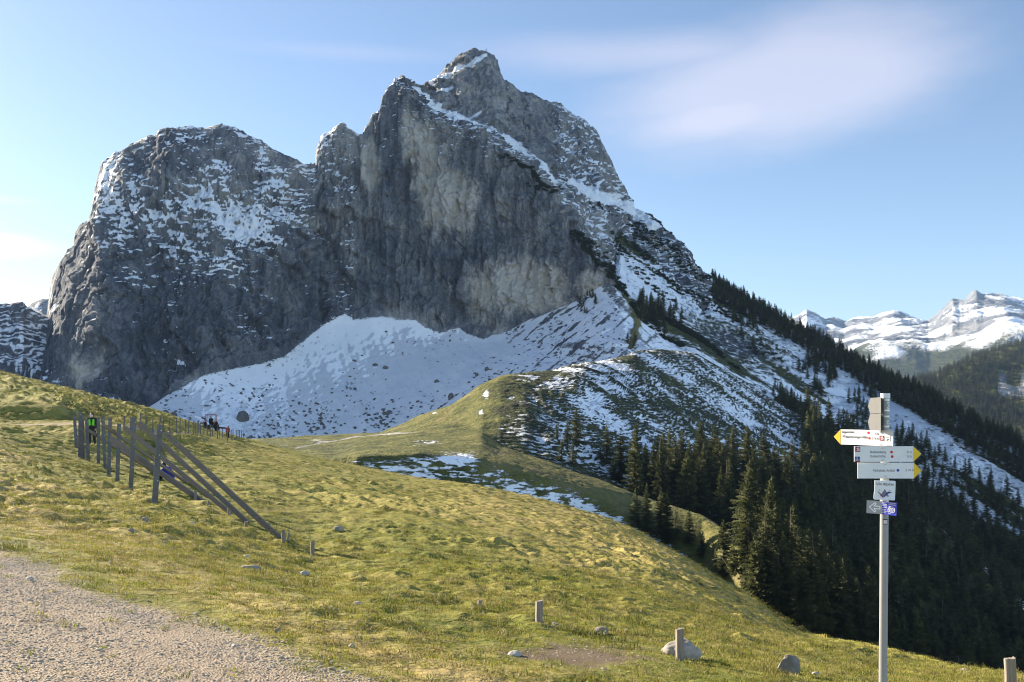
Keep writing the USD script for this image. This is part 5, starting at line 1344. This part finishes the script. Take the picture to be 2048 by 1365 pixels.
V1.add('wing', flat(Polygon([(Xv(558), Yv(1076)), (Xv(566), Yv(1052)), (Xv(588), Yv(1026)), (Xv(608), Yv(1016)), (Xv(637), Yv(1024)), (Xv(612), Yv(1032)), (Xv(592), Yv(1042)), (Xv(572), Yv(1066))])), M_blue, 0, 0, 0.0012)
for cx in (525, 615):
    V1.add('bolt', flat(Point(0, 0).buffer(0.005, 10), 0.003), M_band, Xv(cx), Yv(1008))

# small folded plate: grey half with an arrow, blue half with a spiral
zc = zrow(1016, PD - .04)
hh = 25.5 / F * PD
base = np.array([(1758.6 - 1764.5) / F * PD, -0.042, zc])
yg, yb = math.radians(-30), math.radians(-44)
wg, wb = 26.5 / F * PD / math.cos(yg) * 0.93, 24.0 / F * PD / math.cos(yb) * 0.90
GR = Plate('way_plate', sbox(-wg, -hh / 2, -0.001, hh / 2), M_trail_grey, base, yg, math.radians(-2), label='grey half of the small folded plate with an outlined arrow')
ar = Polygon([(-0.80, 0.0), (-0.45, 0.36), (-0.36, 0.28), (-0.50, 0.10), (-0.10, 0.10), (-0.10, -0.10), (-0.50, -0.10), (-0.36, -0.28), (-0.45, -0.36)])
GR.add('arrow_sign', flat(ar.buffer(0.035).difference(ar.buffer(-0.035))).apply_scale((wg, hh, 1)), M_plate)
BL = Plate('way_plate', sbox(0.001, -hh / 2, wb, hh / 2), M_trail_blue, base, yb, math.radians(-2), label='blue half of the small folded plate with white lines and a spiral')
r9 = np.random.default_rng(9)
for k in range(7):
    y = 0.42 - k * 0.135
    for x0, x1 in ((0.04, 0.30 + 0.1 * r9.random()), (0.40 + 0.1 * r9.random(), 0.62)):
        BL.add('white_line', flat(sbox(x0, y, x1 if abs(y + 0.1) < 0.33 or x0 < 0.2 else 0.95, y + 0.045)).apply_scale((wb, hh, 1)), M_plate)
th = np.linspace(0.5, 5.2 * math.pi, 70)
sp_ = LineB([(0.70 + 0.016 * t * math.cos(t) * 1.0, -0.10 + 0.016 * t * math.sin(t) * 1.15) for t in th]).buffer(0.024)
BL.add('spiral', flat(sp_).apply_scale((wb, hh, 1)), M_plate, 0, 0, 0.0012)

# two boards seen edge-on, pointing away
for v0, v1 in ((795, 827.5), (828.5, 863)):
    zc = zrow((v0 + v1) / 2); h = (v1 - v0) / F * PD
    ya = math.radians(-101.0 + 1.5 * (v0 < 800))
    Plate('arrow_board', Polygon([(-0.10, -h / 2), (-0.10, h / 2), (0.37, h / 2), (0.475, 0), (0.37, -h / 2)]).buffer(0), M_back, np.array([xat(zc) - 0.036, 0.02, zc]), math.pi + ya if False else math.radians(79.0), 0.0, label='arrow board seen nearly edge-on, pointing away')
# stickers wrapped on the post
def wrap(name, v0, v1, a0, a1, mat, r=0.0305):
    a = np.radians(np.linspace(a0, a1, 9))
    z0, z1 = zrow(v1), zrow(v0)
    v = [(xat(z) + rr * math.sin(t), -rr * math.cos(t), z) for rr in (r, r - 0.0008) for z in (z0, z1) for t in a]
    n = 9; f = []
    for i in range(n - 1):
        f += [(i, i + 1, n + i + 1), (i, n + i + 1, n + i), (2 * n + i, 3 * n + i + 1, 2 * n + i + 1), (2 * n + i, 3 * n + i, 3 * n + i + 1), (i, 2 * n + i, 2 * n + i + 1), (i, 2 * n + i + 1, i + 1), (n + i, n + i + 1, 3 * n + i + 1), (n + i, 3 * n + i + 1, 3 * n + i)]
    for e in (0, n - 1):
        f += [(e, n + e, 3 * n + e), (e, 3 * n + e, 2 * n + e)]
    return obj(name, (np.array(v), np.array(f)), mat, SP, 40).GetPath().pathString


st = wrap('round_sticker', 804.5, 818, 8, 82, M_plate)
def ring_on_post(parent, v, ang, r0, r1, mat, name):
    t = np.linspace(0, 2 * np.pi, 25)[:-1]
    pts_, f = [], []
    for rr in (r0, r1):
        for q in t:
            a = math.radians(ang) + rr * math.cos(q) / 0.031
            z = zrow(v) + rr * math.sin(q)
            pts_.append((xat(z) + 0.0312 * math.sin(a), -0.0312 * math.cos(a), z))
    for i in range(24):
        j = (i + 1) % 24
        f += [(i, j, 24 + j), (i, 24 + j, 24 + i)]
    obj(name, (np.array(pts_), np.array(f)), mat, parent, True)


ring_on_post(st, 811.2, 45, 0.0150, 0.0185, M_black, 'ring')
ring_on_post(st, 811.2, 45, 0.0020, 0.0060, M_grey_print, 'centre_mark')
st = wrap('label_sticker', 841.5, 849, 2, 88, M_plate)
for k in range(6):
    a0 = 14 + k * 10.5
    z0, z1 = 843.6 + 0.8 * (k % 2), 847.0 + 0.6 * (k == 2)
    a = np.radians([a0, a0 + 6.5])
    v = [(xat(zrow(z)) + 0.0312 * math.sin(t), -0.0312 * math.cos(t), zrow(z)) for z in (z0, z1) for t in a]
    obj('letter', (np.array(v), np.array([(0, 1, 3), (0, 3, 2)])), M_grey_print, st)
st = wrap('square_sticker', 1038, 1048.5, -38, 30, M_black)
wrap('sticker_face', 1039.6, 1047.2, -30, 22, plain('sticker_pinkish', (0.66, 0.55, 0.55), 0.6), 0.0311)
# ------------------------------------------------------------------ people and the tractor
import manifold3d as mf


def chain(pairs, refine=0.03, smooth=6):
    """A body grown from joints: hulls of spheres, joined, evened out."""
    parts = []
    for (a, ra), (b, rb) in pairs:
        s = [mf.Manifold.sphere(float(r), 14).translate(tuple(map(float, p))) for p, r in ((a, ra), (b, rb))]
        parts.append(mf.Manifold.batch_hull(s))
    m = mf.Manifold.batch_boolean(parts, mf.OpType.Add).refine_to_length(refine)
    g = m.to_mesh()
    t = trimesh.Trimesh(np.array(g.vert_properties[:, :3]), np.array(g.tri_verts), process=True)
    trimesh.smoothing.filter_taubin(t, iterations=smooth)
    return np.array(t.vertices), np.array(t.faces)


def hand(wrist, d, side):
    """Palm, four curled fingers and a thumb as joint pairs."""
    wrist, d = np.array(wrist), np.array(d) / np.linalg.norm(d)
    s = np.array(side) / np.linalg.norm(side)
    n = np.cross(d, s)
    out = [((wrist, .026), (wrist + d * .055, .030)), ((wrist + d * .05 - s * .022, .018), (wrist + d * .09 - s * .03, .014)), ((wrist + d * .05 + s * .022, .018), (wrist + d * .09 + s * .03, .014))]
    for k, L in enumerate((.060, .072, .068, .052)):
        b = wrist + d * .09 + s * (-.033 + .022 * k)
        m = b + d * L * .5 + n * .008
        e = m + d * L * .38 + n * .026
        out += [((b, .0095), (m, .0088)), ((m, .0088), (e, .008))]
    t0 = wrist + d * .03 - s * .03
    t1 = t0 + d * .03 - s * .028 + n * .01
    return out + [((t0, .014), (t1, .0105)), ((t1, .0105), (t1 + d * .030 + n * .012, .009))]


def person(J, colours, label, at, rotz, extra=None, name='person'):
    """J: joints in metres, x right, y forward (away), z up, feet at 0."""
    path = thing(name, label, 'person', at, rotz)
    A = {k: np.array(v, float) for k, v in J.items()}
    skin = []
    face = A['face'] / np.linalg.norm(A['face'])                     # where the face looks
    h = A['head']
    side = np.cross(face, [0, 0, 1]); side /= np.linalg.norm(side)
    skin += [((h + [0, 0, .035], .095), (h - [0, 0, .04] + face * .02, .075)), ((h - [0, 0, .075] + face * .035, .045), (h - [0, 0, .02] + face * .04, .06)), ((A['neck'], .055), (h - [0, 0, .06], .055)),
             ((h + face * .098 - [0, 0, .005], .012), (h + face * .112 - [0, 0, .03], .014)), ((h + face * .085 - [0, 0, .072], .016), (h + face * .088 - [0, 0, .066], .018))]
    for sg in (-1, 1):
        skin += [((h + side * sg * .088 - [0, 0, .02], .018), (h + side * sg * .090 + [0, 0, .012], .020)), ((h + face * .078 + side * sg * .036 + [0, 0, .012], .014), (h + face * .08 + side * sg * .030 + [0, 0, .012], .014))]
    for sd in 'lr':
        skin += [((A['sho_' + sd], .062), (A['elb_' + sd], .043)), ((A['elb_' + sd], .043), (A['wri_' + sd], .028))]
        d = A['wri_' + sd] - A['elb_' + sd]
        skin += hand(A['wri_' + sd], d, np.cross(d, [0.2, 0.5, 0.9]))
        skin += [((A['hip_' + sd], .095), (A['kne_' + sd], .062)), ((A['kne_' + sd], .062), (A['ank_' + sd], .040)), ((A['ank_' + sd], .042), (A['toe_' + sd], .036))]
    skin += [((A['sho_l'], .07), (A['sho_r'], .07)), ((A['neck'], .07), (A['waist'], .13)), ((A['sho_l'], .075), (A['waist'], .12)), ((A['sho_r'], .075), (A['waist'], .12)), ((A['waist'], .13), (A['hip_l'], .11)), ((A['waist'], .13), (A['hip_r'], .11)), ((A['hip_l'], .11), (A['hip_r'], .11))]
    obj('body', chain(skin, 0.028), M_skin, path, True)
    g = 0.022
    up = [((A['sho_l'], .075 + g), (A['sho_r'], .075 + g)), ((A['neck'] - [0, 0, .03], .075 + g), (A['waist'], .13 + g)), ((A['sho_l'], .075 + g), (A['waist'], .125 + g)), ((A['sho_r'], .075 + g), (A['waist'], .125 + g)), ((A['waist'], .135 + g), ((A['hip_l'] + A['hip_r']) / 2, .15 + g))]
    for sd in 'lr':
        up += [((A['sho_' + sd], .066 + g), (A['elb_' + sd], .048 + g)), ((A['elb_' + sd], .048 + g), (A['wri_' + sd], .034 + g * .6))]
    obj('jacket', chain(up, 0.04), colours['jacket'], path, True)
    lo = []
    for sd in 'lr':
        lo += [((A['hip_' + sd], .108 + g), (A['kne_' + sd], .068 + g)), ((A['kne_' + sd], .068 + g), (A['ank_' + sd], .048 + g))]
    lo += [((A['hip_l'], .115 + g), (A['hip_r'], .115 + g)), (((A['hip_l'] + A['hip_r']) / 2, .12 + g), (A['waist'], .125 + g * .5))]
    obj('trousers', chain(lo, 0.04), colours['trousers'], path, True)
    for sd in 'lr':
        obj('shoe', chain([((A['ank_' + sd] - [0, 0, .02], .055), (A['toe_' + sd], .048)), ((A['ank_' + sd] - [0, 0, .03], .052), (A['ank_' + sd] + [0, 0, .05], .05))], 0.03, 3), M_cloth_dark, path, True)
    obj('hair', chain([((h + [0, 0, .045] - face * .012, .100), (h - face * .03 + [0, 0, .0], .095)), ((h - face * .04 - [0, 0, .04], .07), (h - face * .03, .09))], 0.03, 3), colours.get('hair', M_hair), path, True)
    if extra:
        extra(path, A)
    return path


STAND = dict(head=(0, .02, 1.64), face=(0, -1, 0), neck=(0, 0, 1.47), sho_l=(-.19, 0, 1.41), sho_r=(.19, 0, 1.41), elb_l=(-.26, -.02, 1.13), elb_r=(.26, -.02, 1.13), wri_l=(-.24, -.14, .90), wri_r=(.24, -.16, .92), waist=(0, 0, 1.06),
             hip_l=(-.10, 0, .90), hip_r=(.10, 0, .90), kne_l=(-.11, -.05, .50), kne_r=(.12, .04, .50), ank_l=(-.11, -.02, .09), ank_r=(.13, .12, .09), toe_l=(-.13, -.17, .045), toe_r=(.15, -.03, .045))


def hiker_extra(path, A):
    v = chain([((A['neck'] + [-.10, -.10, -.10], .06), (A['waist'] + [-.09, -.12, .06], .075)), ((A['neck'] + [.10, -.10, -.10], .06), (A['waist'] + [.09, -.12, .06], .075))], 0.04, 3)
    obj('vest', v, M_jacket_green, path, True)
    h = A['head']
    obj('face_cloth', chain([((h + [-.05, -.08, -.05], .035), (h + [.05, -.08, -.05], .035))], 0.03, 2), M_white_cap, path, True)


p = ground(182, 889)
J = dict(STAND); J['face'] = (-.6, -.8, 0); J['elb_l'] = (-.30, -.10, 1.16); J['wri_l'] = (-.20, -.30, 1.05)
hk = (888 - 826) / F * p[1] / 1.78
person(J, dict(jacket=M_cloth_dark, trousers=M_cloth_dark), 'hiker in dark clothes with a bright green vest standing behind the steel posts', p, 12, hiker_extra)
stage.GetPrimAtPath('/World/person').GetAttribute('xformOp:translate')
# bending or sitting person in blue behind the leaning beams
p = ground(338, 962)
SIT = dict(head=(-.20, -.06, .70), face=(-.8, -.4, -.35), neck=(-.11, 0, .60), sho_l=(-.10, -.19, .53), sho_r=(-.06, .19, .53), elb_l=(-.34, -.20, .38), elb_r=(-.30, .20, .38), wri_l=(-.52, -.10, .36), wri_r=(-.50, .10, .36), waist=(.10, 0, .30),
           hip_l=(.12, -.11, .15), hip_r=(.12, .11, .15), kne_l=(-.32, -.14, .42), kne_r=(-.32, .14, .42), ank_l=(-.46, -.13, .07), ank_r=(-.46, .13, .07), toe_l=(-.64, -.15, .04), toe_r=(-.64, .15, .04))
person(SIT, dict(jacket=M_jacket_blue, trousers=M_cloth_dark), 'person in a blue jacket sitting hunched in the grass behind the leaning beams', p, -8)
# walker beside the tractor, in front of the far posts
p = ground(455, max(876, float(lin(CREST, 455, 1)) + 2))
J = dict(STAND); J['face'] = (.7, -.6, -.2); J['head'] = (.10, -.02, 1.58); J['neck'] = (.05, 0, 1.44)
person(J, dict(jacket=M_cloth_red, trousers=M_cloth_dark), 'small figure in dark red standing right of the orange tractor', p, 30)
# someone by the summit cross
Pk_top = on_ground((Pk, uk, vk), 951, 104, (t2 > 5.6) & (t2 < 6.3))
person(STAND, dict(jacket=M_cloth_dark, trousers=M_cloth_dark), 'tiny dark figure standing on the mountain summit', Pk_top - [0, 0, 0.1], 40)
cr = on_ground((Pk, uk, vk), 973, 105, (t2 > 5.6) & (t2 < 6.3))
CR = thing('summit_cross', 'tiny dark summit cross on the highest point of the mountain', 'cross', cr - [0, 0, 0.3])
obj('upright', box_between((0, 0, 0), (0, 0, 3.2), 0.26, 0.26, (0, 1, 0)), M_metal_dark, CR)
obj('crossbar', box_between((-0.95, -0.14, 2.3), (0.95, -0.14, 2.3), 0.22, 0.20), M_metal_dark, CR)

# ---- the tractor, seen from behind
p = ground(420, max(861, float(lin(CREST, 420, 1)) + 1.5))
p = p + np.array([0, 0, 0.02])
TR = thing('tractor', 'old orange tractor with a roll frame and wide implement behind the far posts', 'tractor', p, 6)


def wheel(x, y, r, w, name='wheel'):
    t = trimesh.creation.torus(r * 0.80, r * 0.22, major_sections=28, minor_sections=10)
    t.apply_scale((1, 1, w / (r * 0.44)))
    t.apply_transform(trimesh.transformations.rotation_matrix(math.pi / 2, [0, 1, 0])); t.apply_translation((x, y, r))
    wp = obj(name, t, M_tyre, TR, 50).GetPath().pathString
    c = trimesh.creation.cylinder(r * 0.62, w * 0.5, sections=20); c.apply_transform(trimesh.transformations.rotation_matrix(math.pi / 2, [0, 1, 0])); c.apply_translation((x, y, r))
    obj('rim', c, M_orange, wp, 40)
    lug = []
    for k in range(18):
        a = k * 2 * math.pi / 18
        b = trimesh.creation.box((w * 0.9, r * 0.10, r * 0.10)); b.apply_translation((0, 0, r * 1.0)); b.apply_transform(trimesh.transformations.rotation_matrix(a, [1, 0, 0])); b.apply_translation((x, y, r)); lug.append(b)
    obj('tread', trimesh.util.concatenate(lug), M_tyre, wp)


for sg in (-1, 1):
    wheel(sg * 0.80, 0, 0.62, 0.42, 'rear_wheel'); wheel(sg * 0.66, 1.95, 0.42, 0.26, 'front_wheel')
    f = trimesh.creation.cylinder(0.70, 0.46, sections=28).slice_plane((0, 0, 0), (0, 1, 0), cap=True); f.apply_transform(trimesh.transformations.rotation_matrix(math.pi / 2, [1, 0, 0]) if False else trimesh.transformations.rotation_matrix(math.pi / 2, [0, 0, 1]))
    fender = trimesh.creation.box((0.46, 1.0, 0.07)); fender.apply_translation((sg * 0.80, 0.0, 1.30)); obj('fender', fender, M_orange, TR)
    lamp = trimesh.creation.cylinder(0.07, 0.06, sections=14); lamp.apply_transform(trimesh.transformations.rotation_matrix(math.pi / 2, [1, 0, 0])); lamp.apply_translation((sg * 0.80, -0.52, 1.22)); obj('tail_lamp', lamp, M_red, TR, 40)
hood = trimesh.creation.box((0.62, 1.5, 0.60)); hood.apply_translation((0, 1.35, 0.98)); obj('hood', hood, M_orange, TR)
axle = trimesh.creation.box((1.3, 0.42, 0.42)); axle.apply_translation((0, 0, 0.62)); obj('rear_axle', axle, M_metal_dark, TR)
seat = trimesh.util.concatenate([trimesh.creation.box((0.46, 0.42, 0.12)).apply_translation((0, 0.12, 1.14)), trimesh.creation.box((0.46, 0.10, 0.42)).apply_translation((0, -0.10, 1.38))]); obj('seat', seat, M_cloth_dark, TR)
fr = []
for sx in (-0.68, 0.68):
    for sy in (-0.20, 0.85):
        fr.append(box_between((sx, sy, 1.28), (sx, sy, 2.24), 0.08, 0.08, (0, 1, 0)))
    fr.append(box_between((sx, -0.24, 2.27), (sx, 0.89, 2.27), 0.08, 0.08))
for sy in (-0.20, 0.85):
    fr.append(box_between((-0.72, sy, 2.27), (0.72, sy, 2.27), 0.075, 0.075))
obj('roll_frame', join(*fr), M_orange, TR)
roof = trimesh.creation.box((1.50, 1.25, 0.05)); roof.apply_translation((0, 0.32, 2.34)); obj('roof', roof, M_orange, TR)
st_ = trimesh.creation.torus(0.19, 0.02, 20, 8); st_.apply_transform(trimesh.transformations.rotation_matrix(0.9, [1, 0, 0])); st_.apply_translation((0, 0.62, 1.40)); obj('steering_wheel', st_, M_tyre, TR, 50)
obj('implement', join(box_between((-1.75, -0.55, 0.45), (-0.55, -0.55, 0.45), 0.35, 0.45), box_between((-0.6, -0.50, 0.5), (0.6, -0.50, 0.5), 0.18, 0.2)), M_metal_dark, TR)
obj('loader_arm', join(box_between((0.95, 0.5, 0.42), (2.05, 0.5, 0.36), 0.20, 0.24), box_between((2.05, 0.35, 0.30), (2.45, 0.35, 0.28), 0.35, 0.10)), M_metal_dark, TR)
DRV = dict(head=(.02, .10, 1.62 + .32), face=(0, 1, 0), neck=(.02, .08, 1.78), sho_l=(-.19, .08, 1.72), sho_r=(.21, .08, 1.72), elb_l=(-.26, .26, 1.50), elb_r=(.27, .26, 1.50), wri_l=(-.14, .50, 1.42), wri_r=(.14, .50, 1.42), waist=(0, .04, 1.40), hip_l=(-.11, .10, 1.28), hip_r=(.11, .10, 1.28),
           kne_l=(-.16, .52, 1.24), kne_r=(.16, .52, 1.24), ank_l=(-.16, .62, .92), ank_r=(.16, .62, .92), toe_l=(-.16, .82, .90), toe_r=(.16, .82, .90))
person(DRV, dict(jacket=M_cloth_dark, trousers=M_cloth_dark), 'driver in dark clothes sitting on the orange tractor', p, 6)
# bleached dead tree before the meadow-edge spruces
p = on_ground(SAD, 1573, 1215, front | (t_s > 2.0) & (t_s < 3.6))
p = p + np.array([0, -4.0, 0.5])
DT = thing('dead_tree', 'small bleached dead tree in front of the tall meadow-edge spruces', 'tree', p)
r8 = np.random.default_rng(8)
obj('trunk', box_between((0, 0, -1), (0.2, 0, 3.4), 0.12, 0.12, (0, 1, 0)), M_dead, DT)
for k in range(22):
    z = 0.4 + 2.9 * k / 22
    a = r8.uniform(0, 6.28); L = r8.uniform(0.6, 1.3) * (1.1 - z / 6)
    obj('branch', box_between((0.03 * z, 0, z), (0.03 * z + L * math.cos(a), L * math.sin(a), z + r8.uniform(-0.1, 0.5)), 0.045, 0.045), M_dead, DT)
